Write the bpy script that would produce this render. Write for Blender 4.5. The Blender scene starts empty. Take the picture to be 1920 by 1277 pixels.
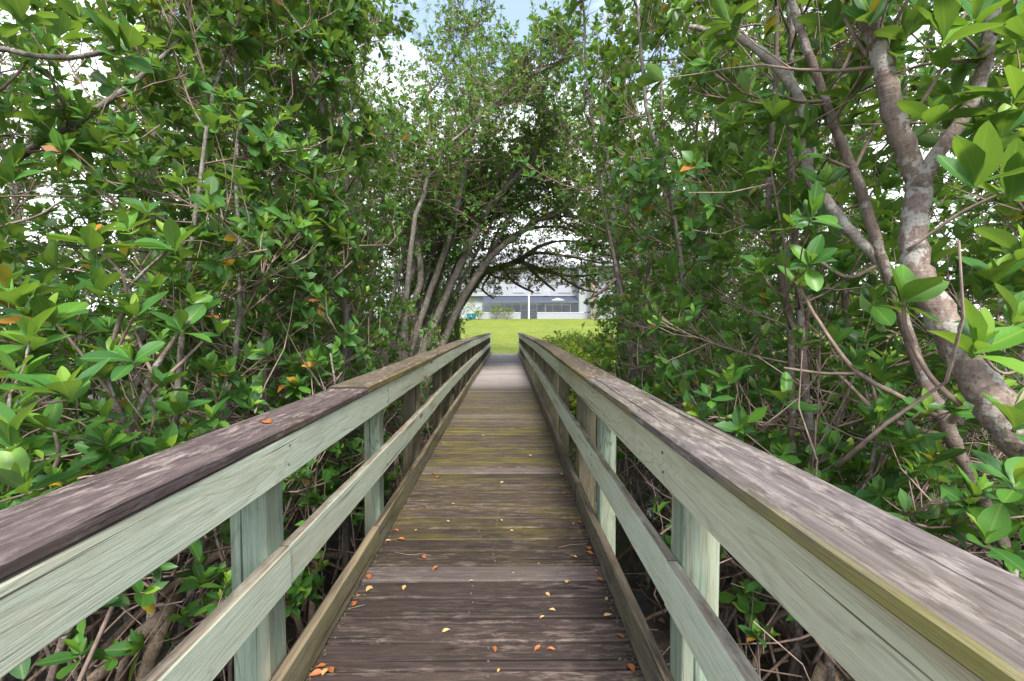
import bpy, math, random
import numpy as np
from mathutils import Vector, Matrix, Euler

random.seed(7)
rng = np.random.default_rng(11)
scene = bpy.context.scene
col = scene.collection
R = math.radians

# ------------------------------------------------------------------ camera, sky, sun, exposure
FPX = 840.0                                   # focal length in pixels of the 1920 wide frame
cam_data = bpy.data.cameras.new('camera')
cam_data.sensor_width = 36.0
cam_data.lens = 36.0 * FPX / 1920.0
cam_data.clip_start = 0.05
cam_data.clip_end = 900.0
cam = bpy.data.objects.new('camera', cam_data)
col.objects.link(cam)
cam.location = (0, 0, 1.30)
cam.rotation_euler = (R(90 - 2.08), 0, R(-0.61))
scene.camera = cam
CAM_M = cam.rotation_euler.to_matrix()

world = bpy.data.worlds.new('World')
scene.world = world
world.use_nodes = True
wn, wl = world.node_tree.nodes, world.node_tree.links
for n in list(wn):
    wn.remove(n)
SUN_EL, SUN_ROT = 47.0, 172.0                 # behind the camera, to the right
wo = wn.new('ShaderNodeOutputWorld')
sky = wn.new('ShaderNodeTexSky')
sky.sky_type = 'NISHITA'
sky.sun_disc = False
sky.sun_elevation = R(SUN_EL)
sky.sun_rotation = R(SUN_ROT)
sky.air_density = 1.0
sky.dust_density = 1.5
bg_sky = wn.new('ShaderNodeBackground'); bg_sky.inputs['Strength'].default_value = 0.13
wl.new(sky.outputs[0], bg_sky.inputs['Color'])
bg_cloud = wn.new('ShaderNodeBackground')
bg_cloud.inputs['Color'].default_value = (0.93, 0.96, 1.0, 1); bg_cloud.inputs['Strength'].default_value = 0.84
tc = wn.new('ShaderNodeTexCoord')
sep = wn.new('ShaderNodeSeparateXYZ'); wl.new(tc.outputs['Generated'], sep.inputs[0])
nz = wn.new('ShaderNodeTexNoise'); nz.inputs['Scale'].default_value = 2.6; nz.inputs['Detail'].default_value = 6
nz.inputs['Roughness'].default_value = 0.55
mp = wn.new('ShaderNodeMapping'); mp.inputs['Scale'].default_value = (1, 1, 2.2); mp.inputs['Location'].default_value = (3.1, 1.7, 0.4)
wl.new(tc.outputs['Generated'], mp.inputs[0]); wl.new(mp.outputs[0], nz.inputs['Vector'])
# clouds thicken towards the horizon, open blue higher up
m1 = wn.new('ShaderNodeMapRange'); m1.inputs[1].default_value = 0.20; m1.inputs[2].default_value = 0.55
m1.inputs[3].default_value = 0.55; m1.inputs[4].default_value = -0.02
wl.new(sep.outputs['Z'], m1.inputs[0])
ad = wn.new('ShaderNodeMath'); ad.operation = 'ADD'; wl.new(nz.outputs[0], ad.inputs[0]); wl.new(m1.outputs[0], ad.inputs[1])
m2 = wn.new('ShaderNodeMapRange'); m2.inputs[1].default_value = 0.46; m2.inputs[2].default_value = 0.72
m2.inputs[3].default_value = 0.12; m2.inputs[4].default_value = 1.0
wl.new(ad.outputs[0], m2.inputs[0])
mx = wn.new('ShaderNodeMixShader')
wl.new(m2.outputs[0], mx.inputs[0]); wl.new(bg_sky.outputs[0], mx.inputs[1]); wl.new(bg_cloud.outputs[0], mx.inputs[2])
wl.new(mx.outputs[0], wo.inputs[0])

sun_data = bpy.data.lights.new('sun', 'SUN')
sun_data.energy = 2.4
sun_data.angle = R(14)
sun_data.color = (1.0, 0.95, 0.87)
sun = bpy.data.objects.new('sun', sun_data)
col.objects.link(sun)
sv = Vector((math.sin(R(SUN_ROT)) * math.cos(R(SUN_EL)), math.cos(R(SUN_ROT)) * math.cos(R(SUN_EL)), math.sin(R(SUN_EL))))
sun.rotation_euler = sv.to_track_quat('Z', 'Y').to_euler()
sun.location = (0, 0, 30)

vs = scene.view_settings
scene.display_settings.display_device = 'sRGB'
vs.view_transform = 'Standard'; vs.look = 'None'; vs.gamma = 1; vs.use_curve_mapping = False
vs.exposure = 1.58
scene.cycles.max_bounces = 10
scene.cycles.diffuse_bounces = 6
scene.cycles.glossy_bounces = 3
scene.cycles.transmission_bounces = 7
scene.cycles.transparent_max_bounces = 8
scene.cycles.caustics_reflective = False
scene.cycles.caustics_refractive = False
scene.cycles.use_denoising = True
scene.cycles.sample_clamp_indirect = 6.0

# ------------------------------------------------------------------ small helpers
def at(px, py, d):
    """World point seen at photo pixel (px, py), d metres along the view axis."""
    v = CAM_M @ Vector(((px - 960.0) / FPX, (638.5 - py) / FPX, -1.0))
    return np.array(cam.location) + np.array(v) * d

def sstep(a, b, x):
    t = np.clip((x - a) / (b - a), 0, 1)
    return t * t * (3 - 2 * t)

def tag(o, label=None, cat=None, group=None, kind=None):
    if label: o['label'] = label
    if cat: o['category'] = cat
    if group: o['group'] = group
    if kind: o['kind'] = kind
    return o

def empty(name, loc=(0, 0, 0), parent=None):
    o = bpy.data.objects.new(name, None)
    o.empty_display_size = 0.1
    o.location = loc
    if parent: o.parent = parent
    col.objects.link(o)
    return o

def link_mesh(name, me, parent=None, loc=(0, 0, 0)):
    o = bpy.data.objects.new(name, me)
    if parent: o.parent = parent
    o.location = loc
    col.objects.link(o)
    return o

def mesh_np(name, V, loops, sizes, mat=None, smooth=True, tint=None, uv=None):
    """Fast mesh from numpy arrays: V (n,3), flat loop vertex indices, polygon sizes."""
    me = bpy.data.meshes.new(name)
    V = np.ascontiguousarray(V, np.float32); loops = np.ascontiguousarray(loops, np.int32); sizes = np.ascontiguousarray(sizes, np.int32)
    me.vertices.add(len(V)); me.vertices.foreach_set('co', V.ravel())
    me.loops.add(len(loops)); me.loops.foreach_set('vertex_index', loops)
    me.polygons.add(len(sizes))
    starts = np.zeros(len(sizes), np.int32); starts[1:] = np.cumsum(sizes)[:-1]
    me.polygons.foreach_set('loop_start', starts)
    me.polygons.foreach_set('loop_total', sizes)
    me.polygons.foreach_set('use_smooth', np.full(len(sizes), bool(smooth)))
    me.update(calc_edges=True)
    if tint is not None:
        a = me.attributes.new('tint', 'FLOAT', 'FACE'); a.data.foreach_set('value', np.ascontiguousarray(tint, np.float32))
    if uv is not None:
        u = me.uv_layers.new(name='UVMap'); u.data.foreach_set('uv', np.ascontiguousarray(uv, np.float32).ravel())
    if mat: me.materials.append(mat)
    return me

class MB:
    """Collects boxes, prisms and tubes into one mesh."""
    def __init__(self): self.V = []; self.F = []; self.n = 0
    def add(self, V, F):
        self.V.append(np.asarray(V, float)); self.F += [tuple(i + self.n for i in f) for f in F]; self.n += len(V)
    def box(self, c, s, bev=0.0, rot=None):
        c = np.array(c, float); h = np.array(s, float) / 2
        if bev <= 0:
            V = np.array([[x, y, z] for x in (-1, 1) for y in (-1, 1) for z in (-1, 1)], float) * h
            F = [(0, 1, 3, 2), (4, 6, 7, 5), (0, 4, 5, 1), (2, 3, 7, 6), (0, 2, 6, 4), (1, 5, 7, 3)]
        else:
            V = []; idx = {}
            for x in (-1, 1):
                for y in (-1, 1):
                    for z in (-1, 1):
                        for a in range(3):
                            p = np.array([x, y, z], float) * (h - bev); p[a] = (x, y, z)[a] * h[a]
                            idx[(x, y, z, a)] = len(V); V.append(p)
            V = np.array(V); F = []
            for a in range(3):
                b, cc = (a + 1) % 3, (a + 2) % 3
                for s_ in (-1, 1):
                    q = []
                    for (u, v) in ((-1, -1), (1, -1), (1, 1), (-1, 1)):
                        k = [0, 0, 0]; k[a] = s_; k[b] = u; k[cc] = v; q.append(idx[(*k, a)])
                    F.append(tuple(q if s_ > 0 else q[::-1]))
            for a in range(3):
                b, cc = (a + 1) % 3, (a + 2) % 3
                for u in (-1, 1):
                    for v in (-1, 1):
                        k0 = [0, 0, 0]; k0[a] = -1; k0[b] = u; k0[cc] = v; k1 = list(k0); k1[a] = 1
                        q = [idx[(*k0, b)], idx[(*k1, b)], idx[(*k1, cc)], idx[(*k0, cc)]]
                        F.append(tuple(q if u * v < 0 else q[::-1]))
            for x in (-1, 1):
                for y in (-1, 1):
                    for z in (-1, 1):
                        q = [idx[(x, y, z, 0)], idx[(x, y, z, 1)], idx[(x, y, z, 2)]]
                        F.append(tuple(q if x * y * z > 0 else q[::-1]))
        if rot is not None: V = V @ np.array(rot).T
        self.add(V + c, F); return self
    def tube(self, P, r, sides=6, cap=True):
        V, F = tube_geo(P, r, sides, cap)
        self.add(V, F); return self
    def mesh(self, name, mat=None, smooth=False):
        V = np.concatenate(self.V); sizes = np.array([len(f) for f in self.F]); loops = np.array([i for f in self.F for i in f])
        return mesh_np(name, V, loops, sizes, mat, smooth)

def frames(P):
    P = np.asarray(P, float)
    T = np.gradient(P, axis=0); T /= np.linalg.norm(T, axis=1)[:, None] + 1e-9
    ref = np.array([0.13, 0.31, 0.94]) if abs(T[0, 2]) < 0.9 else np.array([0.95, 0.2, 0.1])
    U = np.cross(T, ref); U /= np.linalg.norm(U, axis=1)[:, None] + 1e-9
    W = np.cross(T, U)
    return T, U, W

_tube_faces = {}
def tube_geo(P, r, sides, cap=True):
    P = np.asarray(P, float); n = len(P); r = np.broadcast_to(np.asarray(r, float), (n,))
    T, U, W = frames(P)
    a = np.arange(sides) * 2 * math.pi / sides
    V = P[:, None, :] + r[:, None, None] * (U[:, None, :] * np.cos(a)[None, :, None] + W[:, None, :] * np.sin(a)[None, :, None])
    key = (n, sides, cap)
    if key not in _tube_faces:
        F = []
        for i in range(n - 1):
            for j in range(sides):
                k = (j + 1) % sides
                F.append((i * sides + j, i * sides + k, (i + 1) * sides + k, (i + 1) * sides + j))
        if cap:
            F.append(tuple(range(sides))[::-1]); F.append(tuple((n - 1) * sides + j for j in range(sides)))
        _tube_faces[key] = F
    return V.reshape(-1, 3), _tube_faces[key]

def smooth_path(P, k=5):
    """Catmull-Rom through the points (any number of columns)."""
    P = np.asarray(P, float)
    Q = np.vstack([2 * P[0] - P[1], P, 2 * P[-1] - P[-2]])
    out = []
    for i in range(1, len(Q) - 2):
        p0, p1, p2, p3 = Q[i - 1], Q[i], Q[i + 1], Q[i + 2]
        for t in np.arange(k) / k:
            out.append(0.5 * ((2 * p1) + (-p0 + p2) * t + (2 * p0 - 5 * p1 + 4 * p2 - p3) * t * t + (-p0 + 3 * p1 - 3 * p2 + p3) * t ** 3))
    out.append(P[-1])
    return np.array(out)

# ------------------------------------------------------------------ material helpers
class NT:
    def __init__(self, name):
        self.m = bpy.data.materials.new(name); self.m.use_nodes = True
        self.t = self.m.node_tree; self.t.nodes.clear()
        self.out = self.t.nodes.new('ShaderNodeOutputMaterial')
    def n(self, typ, props=None, **ins):
        nd = self.t.nodes.new('ShaderNode' + typ)
        for k, v in (props or {}).items(): setattr(nd, k, v)
        for k, v in ins.items():
            key = int(k[1:]) if k[0] == 'i' and k[1:].isdigit() else k.replace('_', ' ')
            self.set(nd.inputs[key], v)
        return nd
    def set(self, sock, v):
        if isinstance(v, bpy.types.NodeSocket): self.t.links.new(v, sock)
        elif isinstance(v, (tuple, list)) and len(v) == 3 and sock.type == 'RGBA': sock.default_value = (*v, 1)
        else: sock.default_value = v
    def math(self, op, a, b=0.0, c=0.0, clamp=False):
        return self.n('Math', dict(operation=op, use_clamp=clamp), i0=a, i1=b, i2=c).outputs[0]
    def mix(self, f, a, b, blend='MIX'):
        nd = self.n('Mix', dict(data_type='RGBA', blend_type=blend))
        self.set(nd.inputs[0], f); self.set(nd.inputs[6], a); self.set(nd.inputs[7], b)
        return nd.outputs[2]
    def ramp(self, f, *stops):
        nd = self.n('ValToRGB'); self.set(nd.inputs[0], f)
        el = nd.color_ramp.elements
        while len(el) < len(stops): el.new(0.5)
        for e, (p, c) in zip(el, stops):
            e.position = p; e.color = (c, c, c, 1) if isinstance(c, (int, float)) else (*c, 1)
        return nd.outputs[0]
    def rng(self, f, a, b, c=0.0, d=1.0):
        return self.n('MapRange', dict(clamp=True), i0=f, i1=a, i2=b, i3=c, i4=d).outputs[0]
    def noise(self, vec, scale, detail=3.0, rough=0.55, dist=0.0):
        return self.n('TexNoise', Vector=vec, Scale=scale, Detail=detail, Roughness=rough, Distortion=dist).outputs[0]
    def mapping(self, vec, scale=(1, 1, 1), loc=(0, 0, 0)):
        return self.n('Mapping', Vector=vec, Scale=scale, Location=loc).outputs[0]
    def bump(self, h, strength=0.4, dist=0.01):
        return self.n('Bump', Height=h, Strength=strength, Distance=dist).outputs[0]
    def principled(self, color, rough=0.7, normal=None, spec=0.4, **kw):
        p = self.n('BsdfPrincipled')
        self.set(p.inputs['Base Color'], color); self.set(p.inputs['Roughness'], rough)
        self.set(p.inputs['Specular IOR Level'], spec)
        if normal is not None: self.set(p.inputs['Normal'], normal)
        for k, v in kw.items(): self.set(p.inputs[k.replace('_', ' ')], v)
        return p.outputs[0]
    def done(self, shader):
        self.t.links.new(shader, self.out.inputs[0]); return self.m

def plain(name, c, rough=0.6, var=0.12, scale=6.0, spec=0.4):
    t = NT(name); co = t.n('TexCoord').outputs['Object']
    f = t.noise(co, scale, 5)
    c2 = tuple(x * (1 - var) for x in c); c3 = tuple(min(1, x * (1 + var)) for x in c)
    return t.done(t.principled(t.ramp(f, (0.3, c2), (0.7, c3)), rough, t.bump(f, 0.15, 0.01), spec))

def wood(name, axis, light, mid, dark, top=None, moss=(0.22, 0.2, 0.02), moss_side=0.0, stain=0.5, rot=0.0, pale=None, top_worn=0.0, props=False, knots=0.0, streak=0.5):
    """Weathered board: contour figure, fibre streaks, stains, moss; axis is the board's long axis."""
    t = NT(name)
    co = t.n('TexCoord').outputs['Object']
    rnd = t.n('ObjectInfo').outputs['Random']
    off = t.n('CombineXYZ', X=t.math('MULTIPLY', rnd, 37.0), Y=t.math('MULTIPLY', rnd, 91.0), Z=t.math('MULTIPLY', rnd, 53.0)).outputs[0]
    v = t.n('VectorMath', dict(operation='ADD'), i0=co, i1=off).outputs[0]
    def sc(a, b):
        s = [b, b, b]; s[axis] = a; return tuple(s)
    fine = t.noise(t.mapping(v, sc(7.0, 240)), 1.0, 5, 0.7)
    fib = t.noise(t.mapping(v, sc(2.4, 62)), 1.0, 6, 0.68, 0.25)
    fig = t.noise(t.mapping(v, sc(0.8, 7.5)), 1.0, 3, 0.4, 0.35)
    rings = t.math('PINGPONG', t.math('MULTIPLY', fig, 19.0), 0.5)
    ringl = t.math('MULTIPLY', t.rng(rings, 0.0, 0.16, 1.0, 0.0), t.rng(fine, .3, .6, .3, 1.0))
    blot = t.noise(t.mapping(v, sc(5.0, 14.0)), 1.0, 7, 0.72)
    big = t.noise(t.mapping(v, sc(1.2, 5.0)), 1.0, 4, 0.6)
    c = t.mix(t.rng(fib, 0.33, 0.66), mid, light)
    c = t.mix(t.math('MULTIPLY', ringl, t.rng(big, 0.35, 0.6, 0.15, streak)), c, dark)
    c = t.mix(t.math('MULTIPLY', t.rng(fine, 0.52, 0.72), 0.55), c, dark)
    c = t.mix(t.math('MULTIPLY', t.rng(blot, 0.55, 0.72), stain), c, dark)
    if knots:
        c = t.mix(t.rng(t.noise(t.mapping(v, sc(1.1, 8.0), (9, 5, 2)), 1.0, 5, 0.65), 0.5, 0.72, 0.0, 0.55), c, (0.46, 0.38, 0.25))
    if pale:
        c = t.mix(t.math('MULTIPLY', t.rng(t.noise(t.mapping(v, sc(9.0, 44), (5, 2, 9)), 1.0, 7, 0.75), 0.5, 0.62), t.rng(big, 0.38, 0.6, .1, 1.0)), c, pale)
    nrm = t.n('SeparateXYZ', Vector=t.n('NewGeometry').outputs['Normal'])
    up = t.rng(nrm.outputs['Z'], 0.55, 0.9)
    if top:
        ct = t.mix(t.rng(fib, 0.4, 0.6), top, tuple(x * 0.45 for x in top))
        c = t.mix(t.math('MULTIPLY', up, t.rng(blot, 0.3, 0.55, 0.55, 1.0)), c, ct)
    if knots:
        ks = [7.0, 7.0, 7.0]; ks[axis] = 1.6; ks[0 if axis == 1 else 1] = 0.0
        vn = t.n('TexVoronoi', dict(feature='F1'), Vector=t.mapping(v, tuple(ks)), Scale=1.0, Randomness=1.0); vk = t.math('ADD', vn.outputs['Distance'], t.math('MULTIPLY', t.math('GREATER_THAN', t.n('SeparateColor', Color=vn.outputs['Color']).outputs[0], .6), 5.0))
        c = t.mix(t.math('MULTIPLY', t.rng(vk, 0.08, 0.16, 1.0, 0.0), knots), c, t.mix(fib, (0.13, 0.055, 0.03), (0.36, 0.19, 0.13)))
        c = t.mix(t.math('MULTIPLY', t.rng(t.noise(t.mapping(v, sc(0.9, 11), (2, 8, 4)), 1.0, 2, 0.5), 0.66, 0.74), knots * 0.6), c, (0.3, 0.13, 0.075))
    if rot:
        c = t.mix(t.math('MULTIPLY', t.rng(t.noise(t.mapping(v, sc(1.4, 9), (7, 3, 1)), 1.0, 4, 0.7), 0.5, 0.62), rot), c, (0.05, 0.038, 0.03))
    if props:
        pm = t.n('Attribute', dict(attribute_type='OBJECT', attribute_name='moss')).outputs['Fac']
        pb = t.n('Attribute', dict(attribute_type='OBJECT', attribute_name='bleach_light')).outputs['Fac']
        c = t.mix(t.rng(rnd, 0, 1, 0.0, 0.5), c, tuple(x * .6 for x in dark))
        c = t.mix(t.math('MULTIPLY', pb, t.rng(fib, 0.25, 0.7, 0.5, 1.0)), c, (0.46, 0.41, 0.395))  # pale mix: weathered grey plus painted daylight on the open deck
        mo = t.noise(t.mapping(v, sc(2.4, 9.0), (1, 4, 2)), 1.0, 5, 0.65)
        c = t.mix(t.math('MULTIPLY', pm, t.rng(mo, 0.38, 0.66, 0.05, 0.9)), c, t.mix(fib, (0.14, 0.11, 0.009), (0.21, 0.19, 0.022)))
    elif moss_side:
        sd = t.rng(t.math('ABSOLUTE', nrm.outputs['X']), 0.4, 0.85, 0.1, 1.0)
        pm = t.n('Attribute', dict(attribute_type='OBJECT', attribute_name='moss')).outputs['Fac']
        mo = t.noise(t.mapping(v, sc(1.7, 6.0), (1, 4, 2)), 1.0, 5, 0.6)
        c = t.mix(t.math('MULTIPLY', t.math('MULTIPLY', sd, pm), t.rng(mo, 0.42, 0.62, 0.0, moss_side)), c, t.mix(fib, moss, (0.30, 0.28, 0.09)))
    endg = t.rng(t.math('ABSOLUTE', nrm.outputs['XYZ'[axis]]), 0.75, 0.9)
    c = t.mix(endg, c, (0.045, 0.035, 0.026))
    crack = t.rng(t.noise(t.mapping(v, sc(0.45, 46), (3, 1, 6)), 1.0, 2, 0.5), 0.66, 0.70)
    c = t.mix(t.math('MULTIPLY', crack, 0.8), c, tuple(x * 0.3 for x in dark))
    h = t.math('SUBTRACT', t.math('ADD', t.math('MULTIPLY', fine, 0.5), t.math('MULTIPLY', fib, 0.6)), t.math('ADD', crack, t.math('MULTIPLY', ringl, 0.15)))
    return t.done(t.principled(c, t.rng(fib, 0.2, 0.8, 0.62, 0.86), t.bump(h, 0.8, 0.004), 0.3))

M = {}
MINT_L, MINT_M, MINT_D = (0.69, 0.735, 0.59), (0.55, 0.635, 0.50), (0.27, 0.27, 0.19)
M['rail'] = wood('pale_green_rail_wood', 1, MINT_L, MINT_M, MINT_D, top=(0.31, 0.25, 0.19), stain=0.16, knots=0.9, streak=0.38)
M['rail_warm'] = wood('pale_tan_rail_wood', 1, (0.65, 0.645, 0.49), (0.53, 0.54, 0.40), (0.26, 0.215, 0.13), top=(0.27, 0.21, 0.15), stain=0.3, knots=0.3, streak=0.5)
M['curb'] = wood('weathered_curb_wood', 1, (0.30, 0.27, 0.19), (0.19, 0.17, 0.11), (0.05, 0.04, 0.028), top=(0.30, 0.23, 0.15), stain=0.7, rot=0.6, moss_side=0.5)
M['curb_dark'] = wood('dark_curb_wood', 1, (0.20, 0.17, 0.13), (0.085, 0.07, 0.058), (0.028, 0.022, 0.019), top=(0.24, 0.18, 0.125), stain=0.7, rot=0.7, pale=(0.27, 0.27, 0.24), moss_side=0.3)
M['cap'] = wood('dark_cap_wood', 1, (0.135, 0.10, 0.098), (0.062, 0.045, 0.046), (0.016, 0.012, 0.013), pale=(0.29, 0.235, 0.215), stain=0.8, moss_side=0.9)
M['cap_grey'] = wood('grey_cap_wood', 1, (0.20, 0.17, 0.162), (0.09, 0.075, 0.075), (0.02, 0.016, 0.018), pale=(0.31, 0.268, 0.25), stain=0.75, moss=(0.27, 0.235, 0.05), moss_side=.8)
M['cap_brown'] = wood('brown_cap_wood', 1, (0.155, 0.118, 0.088), (0.085, 0.064, 0.048), (0.022, 0.016, 0.012), pale=(0.33, 0.28, 0.23), stain=0.85, moss=(0.22, 0.17, 0.015), moss_side=1.0)
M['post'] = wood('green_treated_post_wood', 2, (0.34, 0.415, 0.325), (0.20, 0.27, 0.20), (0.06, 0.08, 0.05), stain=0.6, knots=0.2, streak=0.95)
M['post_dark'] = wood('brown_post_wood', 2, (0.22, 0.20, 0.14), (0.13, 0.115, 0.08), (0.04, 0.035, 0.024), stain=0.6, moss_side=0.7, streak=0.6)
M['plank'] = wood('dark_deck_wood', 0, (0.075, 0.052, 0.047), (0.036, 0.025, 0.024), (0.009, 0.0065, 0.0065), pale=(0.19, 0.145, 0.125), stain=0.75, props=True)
M['nail'] = plain('rusty_nail_head', (0.13, 0.10, 0.085), .5, .3, 40, .5)
M['beam'] = wood('mossy_beam_wood', 1, (0.16, 0.14, 0.07), (0.09, 0.08, 0.045), (0.03, 0.026, 0.018), stain=0.6, moss_side=0.8)

def leaf_mat(name, stops, trans=0.40, rough=0.44):
    t = NT(name)
    ti = t.n('Attribute', dict(attribute_name='tint')).outputs['Fac']
    uv = t.n('SeparateXYZ', Vector=t.n('TexCoord').outputs['UV'])
    c = t.ramp(ti, *stops)
    rib = t.rng(t.math('ABSOLUTE', t.math('SUBTRACT', uv.outputs['X'], 0.5)), 0.015, 0.05, 1.0, 0.0)
    c = t.mix(t.math('MULTIPLY', rib, 0.5), c, t.mix(0.5, c, (0.42, 0.5, 0.12)))
    vv = t.math('PINGPONG', t.math('SUBTRACT', t.math('MULTIPLY', uv.outputs['Y'], 8.0), t.math('MULTIPLY', t.math('ABSOLUTE', t.math('SUBTRACT', uv.outputs['X'], 0.5)), 5.0)), 0.5)
    c = t.mix(t.rng(vv, 0.0, 0.12, 0.22, 0.0), c, t.mix(0.5, c, (0.36, 0.45, 0.12)))
    co = t.n('TexCoord').outputs['Object']
    nz_ = t.noise(co, 38.0, 3)
    c = t.mix(t.rng(nz_, 0.35, 0.75, 0.0, 0.35), c, t.mix(0.55, c, (0.16, 0.2, 0.05)))
    sp = t.noise(co, 90.0, 2)
    c = t.mix(t.math('MULTIPLY', t.rng(sp, 0.70, 0.74), .6), c, (0.16, 0.10, 0.03))
    back = t.n('NewGeometry').outputs['Backfacing']
    cb = t.mix(0.45, c, (0.17, 0.23, 0.075))
    cc = t.mix(t.math('MULTIPLY', back, 0.8), c, cb)
    p = t.principled(cc, t.math('ADD', rough, t.math('MULTIPLY', back, 0.25)), None, 0.5)
    tr = t.n('BsdfTranslucent', Color=t.mix(0.5, c, (0.30, 0.42, 0.03), 'MIX')).outputs[0]
    return t.done(t.n('MixShader', i0=trans, i1=p, i2=tr).outputs[0])

M['leaf'] = leaf_mat('mangrove_leaf', [(0.0, (0.018, 0.085, 0.032)), (0.4, (0.045, 0.185, 0.034)), (0.7, (0.115, 0.31, 0.034)), (0.89, (0.27, 0.43, 0.04)), (0.93, (0.58, 0.34, 0.03)), (1.0, (0.46, 0.12, 0.03))])
M['leaf_hedge'] = leaf_mat('hedge_leaf', [(0.0, (0.045, 0.15, 0.015)), (0.5, (0.16, 0.33, 0.022)), (1.0, (0.37, 0.48, 0.03))], 0.3, 0.42)
M['leaf_olive'] = leaf_mat('olive_leaf', [(0.0, (0.06, 0.11, 0.02)), (0.5, (0.18, 0.25, 0.035)), (0.89, (0.33, 0.37, 0.045)), (1.0, (0.42, 0.26, 0.03))], 0.52, 0.45)

def bark_mat(name, c1, c2, lichen, amt):
    t = NT(name); co = t.n('TexCoord').outputs['Object']
    f = t.noise(t.mapping(co, (1, 1, 0.35)), 55.0, 5, 0.65)
    g = t.noise(co, 14.0, 4, 0.6)
    rg = t.noise(t.mapping(co, (0.3, 0.3, 3.0)), 38.0, 3, 0.6)
    c = t.ramp(f, (0.3, c1), (0.7, c2))
    c = t.mix(t.rng(rg, 0.52, 0.72, 0.0, 0.45), c, tuple(x * 0.5 for x in c1))
    c = t.mix(t.math('MULTIPLY', t.rng(t.math('ADD', g, t.math('MULTIPLY', f, .25)), 0.66, 0.70), amt), c, t.mix(f, lichen, tuple(x * .6 for x in lichen)))
    pits = t.rng(t.noise(co, 130.0, 3, 0.6), .58, .68)
    c = t.mix(t.math('MULTIPLY', pits, .3), c, tuple(x * .35 for x in c1))
    return t.done(t.principled(c, 0.85, t.bump(t.math('SUBTRACT', t.math('ADD', f, rg), pits), .7, 0.005), 0.2))
M['bark'] = bark_mat('mangrove_bark', (0.115, 0.085, 0.072), (0.24, 0.19, 0.165), (0.42, 0.41, 0.38), 0.65)
M['bark_red'] = bark_mat('reddish_bark', (0.15, 0.112, 0.096), (0.28, 0.222, 0.19), (0.46, 0.44, 0.41), 0.8)
M['bark_grey'] = bark_mat('grey_bark', (0.10, 0.088, 0.076), (0.22, 0.195, 0.17), (0.36, 0.36, 0.32), 0.5)
M['bark_pale'] = bark_mat('pale_lichen_bark', (0.26, 0.21, 0.185), (0.44, 0.39, 0.355), (0.60, 0.60, 0.56), 0.8)
M['twig'] = plain('twig_bark', (0.25, 0.185, 0.155), 0.8, 0.35, 30, 0.25)
M['root'] = bark_mat('prop_root_bark', (0.10, 0.07, 0.05), (0.21, 0.155, 0.115), (0.30, 0.27, 0.23), 0.3)

# ------------------------------------------------------------------ terrain, water, lawn
def ground_z(x, y):
    x = np.asarray(x, float); y = np.asarray(y, float)
    wet = sstep(3.4, 4.6, y + 0.35 * np.sin(2.1 * x)) * sstep(-0.7, 0.1, x) * (1 - sstep(3.6, 4.6, x + 0.3 * np.sin(1.9 * y)))
    wet = np.maximum(wet, sstep(6.8, 8.2, y + 0.4 * np.sin(1.7 * x)) * (1 - sstep(3.6, 4.8, np.abs(x + .4 * np.sin(1.3 * y)))))
    z = -0.80 - 0.26 * wet
    z = z + 0.035 * np.sin(3.1 * x + 1.3 * y) * np.cos(2.3 * y - 0.7 * x) + 0.02 * np.sin(7.3 * x) * np.sin(6.1 * y + 1)
    rise = sstep(14.5, 19.0, y - 0.05 * np.abs(x))
    lawn = -0.13 + np.clip(y - 21.0, 0, 37.5) * (2.12 / 37.0)
    return z * (1 - rise) + lawn * rise

t = NT('tidal_mud')
co = t.n('TexCoord').outputs['Object']
f1, f2 = t.noise(co, 7.0, 8, 0.65), t.noise(co, 60.0, 4, 0.7)
c = t.ramp(f1, (0.35, (0.012, 0.008, 0.006)), (0.55, (0.032, 0.022, 0.016)), (0.75, (0.075, 0.055, 0.042)))
c = t.mix(t.rng(f2, 0.55, 0.75, 0, 0.6), c, (0.025, 0.018, 0.014))
M['mud'] = t.done(t.principled(c, t.rng(f1, 0.3, 0.7, 0.35, 0.8), t.bump(t.math('ADD', f1, t.math('MULTIPLY', f2, 0.4)), 0.9, 0.04), 0.5))

t = NT('lawn_grass')
co = t.n('TexCoord').outputs['Object']
f1, f2, f3 = t.noise(co, 0.35, 5, 0.6), t.noise(co, 5.0, 4, 0.7), t.noise(t.mapping(co, (1, 0.35, 1)), 30.0, 3, 0.7)
c = t.ramp(f1, (0.3, (0.11, 0.17, 0.016)), (0.7, (0.21, 0.25, 0.024)))
c = t.mix(t.rng(f2, 0.42, 0.68, 0, 0.75), c, (0.26, 0.25, 0.06))
c = t.mix(t.rng(t.noise(t.mapping(co, (1, .6, 1)), 1.3, 6, 0.7), 0.45, 0.7, 0, 0.6), c, (0.07, 0.13, 0.014))
c = t.mix(t.rng(f3, 0.5, 0.8, 0, 0.6), c, (0.05, 0.12, 0.012))
M['lawn'] = t.done(t.principled(c, 0.8, t.bump(t.math('ADD', f3, f2), 0.8, 0.05), 0.15))

t = NT('still_water')
co = t.n('TexCoord').outputs['Object']
w1 = t.noise(co, 2.5, 3, 0.5)
M['water'] = t.done(t.principled((0.045, 0.04, 0.032), 0.04, t.bump(w1, 0.06, 0.02), 0.6))

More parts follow.
